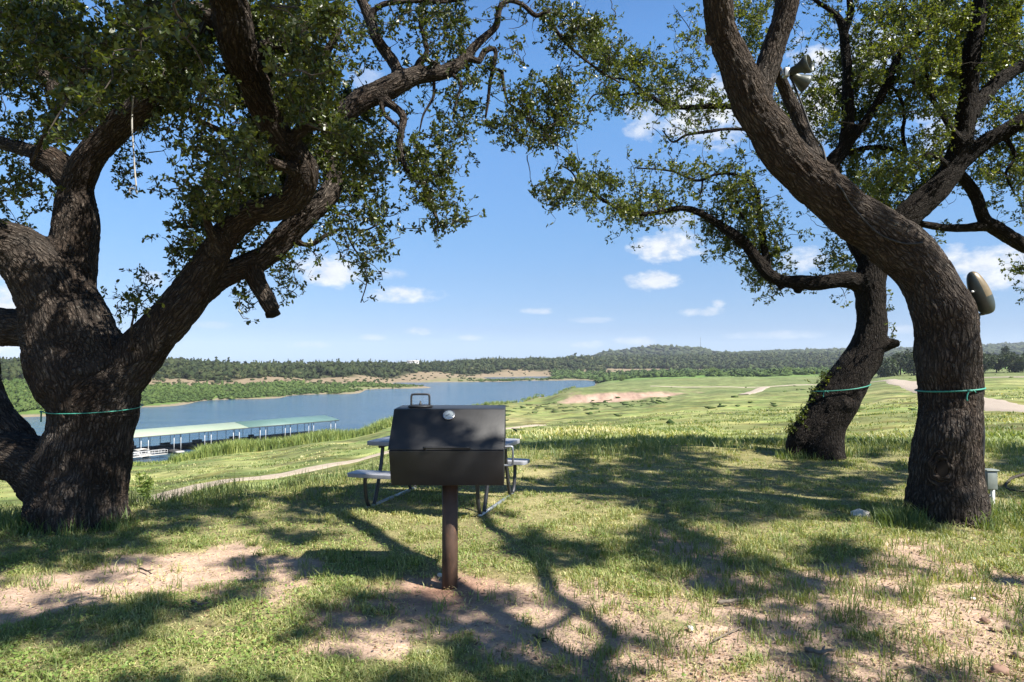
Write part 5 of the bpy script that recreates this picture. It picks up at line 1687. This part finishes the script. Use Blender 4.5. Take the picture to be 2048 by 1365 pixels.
tag(tuft_field('grass_tufts', [(-60, 2100, 3.2, 6.5), (1150, 2100, 3.4, 6.5), (1200, 2100, 4.5, 7.5)], 900, .05, .11, MAT['grass'], .004, 16, .035), kind='stuff')
tag(tuft_field('tall_grass', [(-80, 90, 6.6, 8.2), (240, 700, 7.7, 9.6), (240, 480, 7.5, 8.6), (560, 1050, 9.0, 11.5), (1040, 1330, 10.6, 13), (1240, 1580, 11.8, 14.5), (1680, 1850, 11.4, 13.4), (1960, 2150, 11, 13)], 620, .08, .24, MAT['tall_grass'], .005, 13, .11, .55), kind='stuff')
tag(tuft_field('trunk_grass', [(1760, 1840, 6.45, 7.0), (1940, 2090, 6.4, 7.5), (20, 260, 6.25, 6.8), (1560, 1700, 11, 11.6)], 300, .07, .2, MAT['tall_grass'], .006, 14, .06), kind='stuff')

# low broad-leaved weeds in the turf
n = 80000
x, y = scatter_view(n, 3.0, 9, rg, 1.3)
pt = fbm(x / .7, y / .7, 71, 3) + .10 * sstep(0, -1.5, x)
keep = rg.random(n) < sstep(.47, .62, pt) * (1 - dirt_amount(x, y)) ** 1.5
x, y = x[keep], y[keep]; n = len(x)
z = height(x, y) + rg.uniform(.006, .04, n); r = rg.uniform(.006, .013, n)
a = rg.uniform(0, 2 * math.pi, n); t1 = rg.normal(0, .35, n); t2 = rg.normal(0, .35, n)
V = []
for ox, oy in ((-1, 0), (-.15, -.75), (1, 0), (-.15, .75)):
    px = ox * np.cos(a) - oy * np.sin(a); py = ox * np.sin(a) + oy * np.cos(a)
    V.append(np.stack([x + px * r, y + py * r, z + r * (px * t1 + py * t2)], 1))
V = np.stack(V, 1).reshape(-1, 3); Q = np.arange(n)[:, None] * 4 + np.arange(4)
tag(mesh_np('clover', V, Q, MAT['clover'], None, False, {'tint': np.repeat(np.clip(rg.normal(.45, .22, n), 0, 1), 4)}), kind='stuff')

# dead leaves and crumbs of bark
n = 32000
x, y = scatter_view(n, 3.0, 11, rg, 1.5)
keep = rg.random(n) < .25 + .75 * sstep(.45, .65, fbm(x / .6, y / .6, 81)) * sstep(-1, 1.5, x)
x, y = x[keep], y[keep]; n = len(x)
z = height(x, y) + .008; r = .005 + .017 * rg.random(n) ** 2; a = rg.uniform(0, 2 * math.pi, n)
V = []
for ox, oy, oz in ((-1, 0, .2), (0, -.42, 0), (1, 0, .35), (0, .42, .1)):
    px = ox * np.cos(a) - oy * np.sin(a); py = ox * np.sin(a) + oy * np.cos(a)
    V.append(np.stack([x + px * r, y + py * r, z + r * oz * rg.uniform(0, 1.4, n)], 1))
V = np.stack(V, 1).reshape(-1, 3); Q = np.arange(n)[:, None] * 4 + np.arange(4)
tag(mesh_np('leaf_litter', V, Q, MAT['litter'], None, False, {'tint': np.repeat(np.clip(rg.normal(.5, .28, n), 0, 1), 4)}), kind='stuff')

# gravel crumbs on the bare soil
n = 16000
x, y = scatter_view(n, 3.0, 8, rg, 1.6)
keep = rg.random(n) < dirt_amount(x, y) * sstep(-.6, 1.6, x + .6 * (y < 4.2))
x, y = x[keep], y[keep]; n = len(x); r = .0035 + .009 * rg.random(n) ** 3.5
O = np.array([[1, 0, 0], [0, 1, 0], [-1, 0, 0], [0, -1, 0], [0, 0, .8], [0, 0, -.8]])
V = (O[None] * rg.uniform(.7, 1.2, (n, 6, 1)) * r[:, None, None]) + np.stack([x, y, height(x, y) + r * .3 - .008], 1)[:, None, :]
T = np.array([[0, 1, 4], [1, 2, 4], [2, 3, 4], [3, 0, 4], [1, 0, 5], [2, 1, 5], [3, 2, 5], [0, 3, 5]])
tag(mesh_np('gravel', V.reshape(-1, 3), (np.arange(n)[:, None, None] * 6 + T[None]).reshape(-1, 3), MAT['stone_tan'], None, True), kind='stuff')

# meadow growth on the slope beyond: coarse clumps of grass and weeds
n = 34000
x, y = scatter_view(n, 13, 150, rg, 1.05)
u, D, az = uD(x, y); z = height(x, y)
pn = fbm(x / 7, y / 7, 91, 4)
def off_line(x, y, line, w):
    L_ = spline(np.array([(a_, b_, 0) for a_, b_ in line], float), 1.5)[:, :2]
    kd_ = KDTree(len(L_))
    for i_, p_ in enumerate(L_): kd_.insert((p_[0], p_[1], 0), i_)
    kd_.balance()
    return np.array([kd_.find((a_, b_, 0))[2] > w for a_, b_ in zip(x, y)])


clear = off_line(x, y, TRACK, 2.6) & off_line(x, y, ROAD, 4.2) & ~((np.abs(u - np.interp(D, [30, 75], [250, 720])) < 60) & (D < 75) & (D > 30))
keep = clear & (z > LAKE_Z + .6) & (rg.random(n) < .15 + .85 * sstep(.45, .62, pn))
x, y, z, D = x[keep], y[keep], z[keep], D[keep]; per = 6
X = np.repeat(x, per) + rg.normal(0, .25, len(x) * per); Y = np.repeat(y, per) + rg.normal(0, .25, len(x) * per)
DD = np.repeat(D, per)
tag(blades(X, Y, height(X, Y) - .02, rg.uniform(.04, .15, len(X)) * (1 + DD / 90), .018 + .0011 * DD, np.clip(rg.normal(.7, .35, len(X)), .1, 1.6), rg, np.clip(.26 + (fbm(X / 5, Y / 7, 92) - .5) * 2.6 + rg.normal(0, .2, len(X)), 0, 1), 'meadow_grass', MAT['grass']), kind='stuff')

# ---- lumpy bushes and crowns as masses
def ico(sub):
    bm = bmesh.new(); bmesh.ops.create_icosphere(bm, subdivisions=sub, radius=1)
    V = np.array([v.co[:] for v in bm.verts]); T = np.array([[v.index for v in f.verts] for f in bm.faces]); bm.free()
    return V, T


ICO = {1: ico(1), 2: ico(2), 3: ico(3)}


def mass(name, pos, rad, hgt, sub, mat, tint, rng, rough=.3, sink=.2, attr='tint', nq=0, qs=.3):
    """crowns or bushes: every one its own lumpy, broken outline"""
    V0, T0_ = ICO[sub]; n = len(pos); m = len(V0)
    jit = rng.normal(1, rough, (n, m))
    lump = np.zeros((n, m))
    for k in range(5):
        d = rng.normal(0, 1, (n, 3)); d[:, 2] = np.abs(d[:, 2]) * .8; d /= np.linalg.norm(d, axis=1, keepdims=True)
        lump += np.maximum(0, np.einsum('mk,nk->nm', V0, d) - .55) * rng.uniform(.3, 1.1, (n, 1))
    rr = (.78 + lump) * np.clip(jit, .45, 1.7)
    a = rng.uniform(0, 6.28, n); ca_, sa_ = np.cos(a), np.sin(a)
    W = V0[None] * rr[:, :, None]
    Wx = W[:, :, 0] * ca_[:, None] - W[:, :, 1] * sa_[:, None]; Wy = W[:, :, 0] * sa_[:, None] + W[:, :, 1] * ca_[:, None]
    z = W[:, :, 2] * .5 + .5
    V = np.stack([pos[:, 0, None] + Wx * rad[:, None], pos[:, 1, None] + Wy * rad[:, None], pos[:, 2, None] + (z - sink) * hgt[:, None]], 2)
    f = (np.arange(n)[:, None, None] * m + T0_[None]).reshape(-1, 3)
    tn = np.clip(tint[:, None] + rng.normal(0, .1, (n, m)), 0, 1).ravel()
    V = V.reshape(-1, 3); fs = [f]
    if nq:
        # leaf clumps standing out of the crown, so that its outline breaks up
        vi = rng.integers(0, m, (n, nq)); c = V.reshape(n, m, 3)[np.arange(n)[:, None], vi].reshape(-1, 3)
        sz = np.repeat(rad * qs, nq)[:, None] * rng.uniform(.5, 1.5, (n * nq, 1))
        c = c + rng.normal(0, .35, c.shape) * sz
        d = rng.normal(0, 1, c.shape); d /= np.linalg.norm(d, axis=1, keepdims=True); s_ = np.cross(d, rng.normal(0, 1, c.shape)); s_ /= np.linalg.norm(s_, axis=1, keepdims=True)
        Vq = np.stack([c - d * sz, c + s_ * sz * .7, c + d * sz, c - s_ * sz * .7], 1).reshape(-1, 3)
        fs.append(np.arange(n * nq)[:, None] * 4 + np.arange(4) + len(V)); V = np.vstack([V, Vq])
        tn = np.concatenate([tn * .9, np.clip(np.repeat(np.repeat(tint, nq) + rng.normal(0, .09, n * nq), 4), 0, 1)])
    return mesh_np(name, V, fs, mat, None, False, {attr: tn})


def wood_mat(name, stops, scale):
    m, nt = new_mat(name)
    t = nt.attr('tint', 'Fac'); pos = nt.n('ShaderNodeNewGeometry').outputs['Position']
    n1 = nt.noise(pos, scale, 5, .7)
    f = nt.math('ADD', nt.math('MULTIPLY', t, .75), nt.math('MULTIPLY', nt.math('SUBTRACT', n1, .37), .9))
    c = nt.ramp(f, stops)
    finish(nt, c, .9, nt.bump(n1, 1.0, .8), 0, .15)
    return m


MAT['wood'] = wood_mat('far_wood', [(.05, (.016, .027, .011)), (.4, (.034, .047, .017)), (.7, (.062, .072, .028)), (.95, (.12, .105, .055))], .9)
MAT['bank_green'] = wood_mat('bank_willows', [(.05, (.032, .058, .017)), (.45, (.068, .106, .028)), (.8, (.115, .152, .042)), (1, (.18, .185, .075))], 1.2)


def sample_ud(n, u0, u1, f0, f1, rng):
    """columns u0..u1, distance between f0(u) and f1(u)"""
    u = rng.uniform(u0, u1, n); a = f0(u); b = f1(u); D = a + (b - a) * rng.random(n)
    return (u - 1024) / F * D, D, u


_ku = [-400, 0, 280, 500, 680, 800, 1000, 1080, 1160, 1215]
_kd = [238, 259, 316, 380, 435, 518, 675, 715, 735, 740]
Dsh = lambda u: np.interp(u, _ku, _kd)
# far wood, left and centre
parts_ = []
x, y, u = sample_ud(7200, -380, 1210, lambda u: Dsh(u) * 1.38 + 4, lambda u: Dsh(u) * 1.38 + 380, rg)
x2, y2, u2 = sample_ud(3200, 1130, 1800, lambda u: np.full(len(u), 1105.), lambda u: np.full(len(u), 1780.), rg)
z = height(x, y); kp_ = (z > LAKE_Z + 3) & (fbm(x / 40, y / 40, 101) + .5 * (y > Dsh(u) * 1.55) > .40)
pos = np.stack([x, y, z], 1)[kp_]; n = len(pos)
rad = rg.uniform(1.6, 4.4, n); hg = rg.uniform(2.5, 7.6, n)
tn = np.clip(.30 + .5 * (fbm(pos[:, 0] / 45, pos[:, 1] / 45, 102) - .4) + rg.normal(0, .2, n), 0, 1)
tag(mass('far_wood', pos, rad, hg, 1, MAT['wood'], tn, rg, .36, nq=44), kind='stuff')
z2 = height(x2, y2); pos = np.stack([x2, y2, z2], 1); n = len(pos)
tn = np.clip(.32 + .5 * (fbm(pos[:, 0] / 60, pos[:, 1] / 60, 103) - .4) + rg.normal(0, .2, n), 0, 1)
tag(mass('far_wood', pos, rg.uniform(3, 6.5, n), rg.uniform(4.5, 10.5, n), 1, MAT['wood'], tn, rg, .36, nq=40), kind='stuff')
# woods of the hills farthest off
x, y, u = sample_ud(5200, 1120, 2500, lambda u: np.full(len(u), 1900.), lambda u: np.full(len(u), 3450.), rg)
pos = np.stack([x, y, height(x, y)], 1); n = len(pos)
tag(mass('hill_wood', pos, rg.uniform(7, 15, n), rg.uniform(8, 16, n), 1, MAT['wood'], np.clip(rg.normal(.38, .2, n), 0, 1), rg, .2), kind='stuff')
# rank green willows of the far bank
x, y, u = sample_ud(10500, -380, 1100, lambda u: Dsh(u) * 1.012, lambda u: Dsh(u) * (1.26 - .15 * sstep(500, 1000, u)), rg)
z = height(x, y); kp_ = (z > LAKE_Z + .1) & (rg.random(len(x)) < (1 - .75 * sstep(560, 900, u))) & (fbm(x / 18, y / 18, 111) > .32)
pos = np.stack([x, y, z], 1)[kp_]; n = len(pos)
edge = (pos[:, 2] - LAKE_Z) 
tn = np.clip(.42 + .9 * (fbm(pos[:, 0] / 26, pos[:, 1] / 26, 112) - .5) + rg.normal(0, .13, n), 0, 1)
tag(mass('bank_willows', pos, rg.uniform(.7, 1.7, n), rg.uniform(1.0, 3.0, n) * np.clip(.5 + edge / 6, .5, 1.15), 1, MAT['bank_green'], tn, rg, .38, nq=16, qs=.34), kind='stuff')
# scrub scattered over the tan shore
x, y, u = sample_ud(900, -300, 1400, lambda u: Dsh(u) * 1.15, lambda u: Dsh(u) * 1.42, rg)
z = height(x, y); kp_ = z > LAKE_Z + 1; pos = np.stack([x, y, z], 1)[kp_]; n = len(pos)
tag(mass('shore_scrub', pos, rg.uniform(.8, 2.2, n), rg.uniform(.8, 2.4, n), 1, MAT['wood'], np.clip(rg.normal(.5, .2, n), 0, 1), rg, .25), kind='stuff')
# green belt on the right plain
x, y, u = sample_ud(3800, 1100, 1790, lambda u: 560 + .10 * (1700 - u), lambda u: np.full(len(u), 1010.), rg)
z = height(x, y); kp_ = (z > LAKE_Z + .5) & (fbm(x / 50, y / 30, 121) > .40); pos = np.stack([x, y, z], 1)[kp_]; n = len(pos)
tag(mass('willow_belt', pos, rg.uniform(2, 5, n), rg.uniform(1.5, 4.2, n), 1, MAT['bank_green'], np.clip(rg.normal(.34, .14, n), 0, 1), rg, .3, nq=16, qs=.3), kind='stuff')
# weeds over the meadow and in the gully
x, y, u = sample_ud(2600, 700, 2300, lambda u: np.full(len(u), 70.), lambda u: np.full(len(u), 420.), rg)
z = height(x, y); pn = fbm(x / 13, y / 13, 131); gl = (np.abs(y - 268) < 38) & (u > 1000) & (u < 1340)
kp_ = (z > LAKE_Z + .4) & (((pn > .66) & (rg.random(len(pn)) < .35)) | (gl & (pn > .38))) & off_line(x, y, ROAD, 7); pos = np.stack([x, y, z], 1)[kp_]; n = len(pos)
tag(mass('meadow_scrub', pos, rg.uniform(.4, 1.3, n) * np.where(np.abs(pos[:, 1] - 268) < 38, 1.3, .7), rg.uniform(.25, .8, n), 1, MAT['bank_green'], np.clip(rg.normal(.55, .22, n), 0, 1), rg, .45), kind='stuff')

# pointed willow shoots along the near shore
shore_u = np.array([150, 280, 350, 420, 500, 600, 680, 740, 800, 900, 1000, 1060, 1150]); shore_D = np.array([137, 145, 150, 158, 167, 180, 191, 213, 238, 290, 345, 395, 520])
n = 2100
u = np.concatenate([rg.uniform(150, 1150, 700), rg.uniform(360, 810, 1400)])
Dn = np.interp(u, shore_u, shore_D); D = Dn * (1 - .004 - .075 * rg.random(n) ** 1.5)
x = (u - 1024) / F * D; y = D; z = height(x, y)
sz = rg.uniform(.8, 1.9, n) * np.where((u > 400) & (u < 820), 1.15, .75) * (1 - .6 * ((u < 345)))
per = 26
X = np.repeat(x, per) + rg.normal(0, .35, n * per); Y = np.repeat(y, per) + rg.normal(0, .35, n * per)
hb = np.repeat(sz, per) * rg.uniform(.5, 1.7, n * per)
tag(blades(X, Y, height(X, Y) - .05, hb, np.full(n * per, .16), np.clip(rg.normal(.35, .22, n * per), .03, 1), rg, np.clip(np.repeat(rg.normal(.62, .16, n), per) + rg.normal(0, .14, n * per), 0, 1), 'shore_willows', MAT['willow']), kind='stuff')


# ---- single plants
def leafy(name, c, w, h, nleaf, ll, mat, rng, stems=5, shape='column', tintm=.5):
    root = empty(name, c)
    mb = MB(); P_ = []; Dv = []
    for s in range(stems):
        a = rng.uniform(0, 6.28); top = np.array(c) + np.array([math.cos(a) * w * rng.uniform(.2, .9), math.sin(a) * w * rng.uniform(.2, .9), h * rng.uniform(.75, 1.0)])
        S_ = spline(np.array([c, (np.array(c) + top) / 2 + rng.normal(0, .08 * w, 3), top]), h / 8)
        mb.tube(S_, np.linspace(.012 * h, .003 * h, len(S_)), 5)
        for _ in range(nleaf // stems):
            t = rng.uniform(.12, 1); i = int(t * (len(S_) - 1)); r = w * (.42 * (1 - t * .6) if shape == 'column' else .5)
            d = rng.normal(0, 1, 3); d[2] += .5; d /= np.linalg.norm(d); P_.append(S_[i] + d * r * rng.random()); Dv.append(d)
    P_ = np.array(P_); Dv = np.array(Dv); n = len(P_)
    s = np.cross(Dv, rng.normal(0, 1, (n, 3))); s /= np.linalg.norm(s, axis=1, keepdims=True); L_ = ll * rng.uniform(.6, 1.3, (n, 1))
    V = np.stack([P_, P_ + Dv * L_ * .5 + s * L_ * .2, P_ + Dv * L_, P_ + Dv * L_ * .5 - s * L_ * .2], 1).reshape(-1, 3)
    mesh_np('leaves', V, np.arange(n)[:, None] * 4 + np.arange(4), mat, root, False, {'tint': np.repeat(np.clip(rng.normal(tintm, .2, n), 0, 1), 4)})
    mb.build('stem', MAT['twig'], root, True)
    return root


x, y = ground_at(296, 31.0); tag(leafy('weed', (x, y, H(x, y)), .5, 1.85, 900, .16, MAT['willow'], rg, 4), 'tall slender weed standing on the slope just right of the massive left trunk', 'weed')
x, y = ground_at(655, 184); tag(leafy('bush', (x, y, H(x, y) - .1), 2.4, 2.3, 2200, .4, MAT['leaf_light'], rg, 14, 'round'), 'round bluish bush at the shore end of the covered dock', 'bush')
x, y = ground_at(795, 51); tag(leafy('bush', (x, y, H(x, y) - .1), .9, 1.1, 700, .16, MAT['willow'], rg, 9, 'round'), 'bright green bush between the benches and the dirt track', 'bush')
for px, D, s, lb in ((1425, 640, 6.5, 'round bush standing above the green belt of the plain, nearest the eroded bank'), (1578, 660, 5.5, 'round bush in the green belt, left of the dark crooked trunk'), (1076, 430, 3.0, 'small dark bush at the tip of the near shore'), (1243, 560, 4.0, 'low bush at the water end of the plain')):
    x, y = ground_at(px, D); tag(leafy('bush', (x, y, H(x, y) - .3), s, s, 1500, s * .16, MAT['willow'], rg, 16, 'round', .25), lb, 'bush')


def far_tree(px, D, h, w, label, mat, kind='round', tintm=.35):
    x, y = ground_at(px, D); z = H(x, y)
    root = empty('tree', (x, y, z)); tag(root, label, 'tree', 'trees beyond the road at the right')
    mb = MB(); mb.tube(spline(np.array([(x, y, z - .3), (x + .2, y, z + h * .3), (x - .1, y + .1, z + h * .75)]), .6), np.linspace(.035 * h, .01 * h, len(spline(np.array([(x, y, z - .3), (x + .2, y, z + h * .3), (x - .1, y + .1, z + h * .75)]), .6))), 7)
    for _ in range(6):
        a = rg.uniform(0, 6.28); b = np.array([x, y, z + h * rg.uniform(.25, .5)]); mb.tube(np.array([b, b + np.array([math.cos(a) * w * .6, math.sin(a) * w * .6, h * .25])]), [.015 * h, .005 * h], 5)
    mb.build('trunk', MAT['twig'], root, True)
    n = 3600; ncl = 34
    C = rg.normal(0, 1, (ncl, 3)); C /= np.linalg.norm(C, axis=1, keepdims=True); C *= rg.random((ncl, 1)) ** .4
    if kind == 'pine': C = C * np.array([1, 1, 1]) ; C[:, :2] *= (1.05 - (C[:, 2:3] * .5 + .5)) * 1.3
    ci = rg.integers(0, ncl, n); Q0 = C[ci] + rg.normal(0, .17, (n, 3))
    Pp = np.stack([x + Q0[:, 0] * w, y + Q0[:, 1] * w, z + h * (.52 + Q0[:, 2] * .42)], 1); Pp[:, 2] = np.maximum(Pp[:, 2], z + .2)
    d = rg.normal(0, 1, (n, 3)); d /= np.linalg.norm(d, axis=1, keepdims=True); s = np.cross(d, rg.normal(0, 1, (n, 3))); s /= np.linalg.norm(s, axis=1, keepdims=True)
    L_ = rg.uniform(.35, .85, (n, 1))
    V = np.stack([Pp - d * L_, Pp + s * L_ * .6, Pp + d * L_, Pp - s * L_ * .6], 1).reshape(-1, 3)
    mesh_np('crown', V, np.arange(n)[:, None] * 4 + np.arange(4), mat, root, False, {'tint': np.repeat(np.clip(tintm + .25 * rg.normal(0, 1, ncl)[ci] + rg.normal(0, .1, n), 0, 1), 4)})


far_tree(1772, 400, 12, 6.5, 'dark round tree touching the right edge of the crooked trunk', MAT['far_leaf'])
far_tree(1800, 420, 13.5, 7, 'dark tree in the gap between the two right trunks, middle one', MAT['far_leaf'])
far_tree(1827, 400, 15.5, 7, 'tallest dark tree, beside the left edge of the leaning trunk', MAT['far_leaf'])
far_tree(1868, 410, 12, 7, 'dark tree hidden behind the leaning trunk', MAT['far_leaf'])
far_tree(1962, 390, 11.5, 7, 'bushy tree just right of the conduit', MAT['far_leaf'], tintm=.4)
far_tree(1992, 400, 11.0, 7, 'broad bushy tree right of the leaning trunk, second from the conduit', MAT['far_leaf'], tintm=.5)
far_tree(2028, 390, 11.2, 7.5, 'bushy tree nearly at the right edge, under the dark pine', MAT['far_leaf'], tintm=.4)
far_tree(2066, 400, 11, 7, 'bushy tree cut by the right edge', MAT['far_leaf'], tintm=.45)
far_tree(2010, 520, 16.5, 6, 'dark flat topped pine rising behind the bushy trees at the right', MAT['far_leaf'], 'pine', .1)

# ================================================================ LIGHT, SKY, AIR
sun_d = bpy.data.lights.new('sun', 'SUN'); sun_d.energy = 5.0; sun_d.angle = R(.53); sun_d.color = (1.0, .95, .86)
sun = bpy.data.objects.new('sun', sun_d); COL.objects.link(sun)
sun.rotation_euler = Vector(SUN).to_track_quat('Z', 'Y').to_euler(); sun.location = (20, -15, 40)

w = bpy.data.worlds.new('World'); SC.world = w; w.use_nodes = True
nt = NT(w.node_tree)
sky = nt.n('ShaderNodeTexSky', sky_type='NISHITA'); sky.sun_disc = False
sky.sun_elevation = math.asin(SUN[2]); sky.sun_rotation = math.atan2(SUN[0], SUN[1]); sky.altitude = 200; sky.air_density = 1.25; sky.dust_density = .55; sky.ozone_density = 2.2
tcg = nt.n('ShaderNodeTexCoord').outputs['Generated']
nrm = nt.n('ShaderNodeVectorMath', operation='NORMALIZE'); nt.t.links.new(tcg, nrm.inputs[0])
sep = nt.n('ShaderNodeSeparateXYZ'); nt.t.links.new(nrm.outputs[0], sep.inputs[0])
az = nt.math('ARCTAN2', sep.outputs[0], sep.outputs[1]); el = nt.math('ARCSINE', sep.outputs[2])
cmb = nt.n('ShaderNodeCombineXYZ'); nt.t.links.new(az, cmb.inputs[0]); nt.t.links.new(nt.math('MULTIPLY', el, 1.7), cmb.inputs[1])
cn = nt.noise(cmb.outputs[0], 17, 7, .62); cn2 = nt.noise(cmb.outputs[0], 46, 5, .6)
cnz = nt.math('ADD', nt.math('MULTIPLY', nt.math('SUBTRACT', cn, .5), 3.6), nt.math('MULTIPLY', nt.math('SUBTRACT', cn2, .5), 1.5))
CLOUDS = [(1348, 492, 92, 33, 1), (1305, 561, 74, 22, .95), (655, 540, 92, 36, 1), (808, 590, 88, 20, .9), (785, 549, 44, 12, .45), (300, 557, 38, 17, .6), (1405, 623, 55, 11, .7), (1437, 608, 18, 10, .7), (1073, 623, 42, 9, .6), (832, 664, 34, 10, .75), (745, 675, 32, 7, .5), (940, 675, 30, 7, .5), (1178, 690, 48, 9, .55), (1270, 682, 50, 10, .55), (1990, 522, 150, 36, 1), (2020, 562, 130, 30, 1), (1600, 525, 66, 30, .9), (1290, 240, 52, 48, .7), (1415, 225, 150, 75, 1), (1640, 165, 115, 85, 1), (1610, 240, 110, 60, .9), (1350, 440, 50, 20, .4), (10, 600, 90, 70, 1), (0, 700, 110, 26, .9), (735, 165, 46, 32, .35), (1735, 120, 100, 70, .95), (1180, 640, 60, 7, .3), (620, 690, 50, 7, .35), (1560, 670, 120, 9, .4), (1820, 660, 80, 9, .4), (420, 650, 60, 7, .25), (1900, 250, 90, 60, .6)]
tot = None
for px, py, hw, hh_, st in CLOUDS:
    d = P(px, py, 1.0) - np.array([0, 0, EYE]); d /= np.linalg.norm(d)
    a0, e0 = math.atan2(d[0], d[1]), math.asin(d[2])
    sa_ = hw / F * d[1] ** 2 * 1.0; se_ = hh_ / F
    dx = nt.math('MULTIPLY', nt.math('SUBTRACT', az, a0), 1 / sa_); dy = nt.math('MULTIPLY', nt.math('SUBTRACT', el, e0), 1 / se_)
    q = nt.math('ADD', nt.math('MULTIPLY', dx, dx), nt.math('MULTIPLY', dy, dy))
    v = nt.math('SUBTRACT', nt.math('ADD', .88, cnz), q)
    v = nt.math('MULTIPLY', nt.rng(v, 0, 1.0), st)
    tot = v if tot is None else nt.math('MAXIMUM', tot, v)
SKYR = [(.0, (.54, .76, 1.39)), (.2, (.54, .76, 1.39)), (1.26, (.45, .62, 1.12)), (2.5, (.42, .535, .92)), (4.2, (.43, .527, .81)), (6.7, (.457, .55, .76)), (10, (.49, .615, .79)), (16.3, (.59, .75, .92)), (20.9, (.61, .84, 1.0)), (25.8, (.625, .856, 1.05)), (33, (.5, .69, .86)), (45, (.28, .40, .52))]
SKYR = [(e_, (c_[0] * .82, c_[1] * .91, c_[2] * .99)) for e_, c_ in SKYR]
rmp = nt.ramp(nt.math('MULTIPLY', el, 1 / R(45)), [(max(0, e_) / 45, tuple(v_ / 1.4 for v_ in c_)) for e_, c_ in SKYR])
sc1 = nt.mix(1.0, sky.outputs[0], rmp, 'MULTIPLY')
sky_h = nt.n('ShaderNodeVectorMath', operation='SCALE'); nt.t.links.new(sc1, sky_h.inputs[0]); sky_h.inputs['Scale'].default_value = 1.4
cc = nt.mix(nt.rng(cn2, .3, .7), (4.1, 4.3, 4.7), (5.3, 5.4, 5.5))
skc = nt.mix(nt.math('MULTIPLY', tot, .92), sky_h.outputs[0], cc)
bg = nt.n('ShaderNodeBackground'); nt.t.links.new(skc, bg.inputs[0]); bg.inputs[1].default_value = .081
wo = nt.n('ShaderNodeOutputWorld'); nt.t.links.new(bg.outputs[0], wo.inputs[0])

# air: one even, thin haze over the whole place
HAZE = 0.00008
if HAZE:
    m = bpy.data.materials.new('haze_air'); m.use_nodes = True; t = m.node_tree; t.nodes.clear()
    v = t.nodes.new('ShaderNodeVolumePrincipled'); v.inputs['Color'].default_value = (.80, .88, 1, 1); v.inputs['Density'].default_value = HAZE
    o = t.nodes.new('ShaderNodeOutputMaterial'); t.links.new(v.outputs[0], o.inputs['Volume'])
    mb = MB(); mb.box((0, 0, 75), (14000, 14000, 210)); hz = mb.build('haze', m); tag(hz, kind='stuff')

SC.view_settings.view_transform = 'Standard'; SC.view_settings.look = 'None'; SC.view_settings.gamma = 1
SC.view_settings.exposure = 1.3
SC.cycles.use_denoising = True
SC.cycles.max_bounces = 6; SC.cycles.diffuse_bounces = 3; SC.cycles.glossy_bounces = 2; SC.cycles.transmission_bounces = 3; SC.cycles.volume_bounces = 0
SC.cycles.transparent_max_bounces = 4; SC.cycles.caustics_reflective = False; SC.cycles.caustics_refractive = False
SC.cycles.sample_clamp_indirect = 6
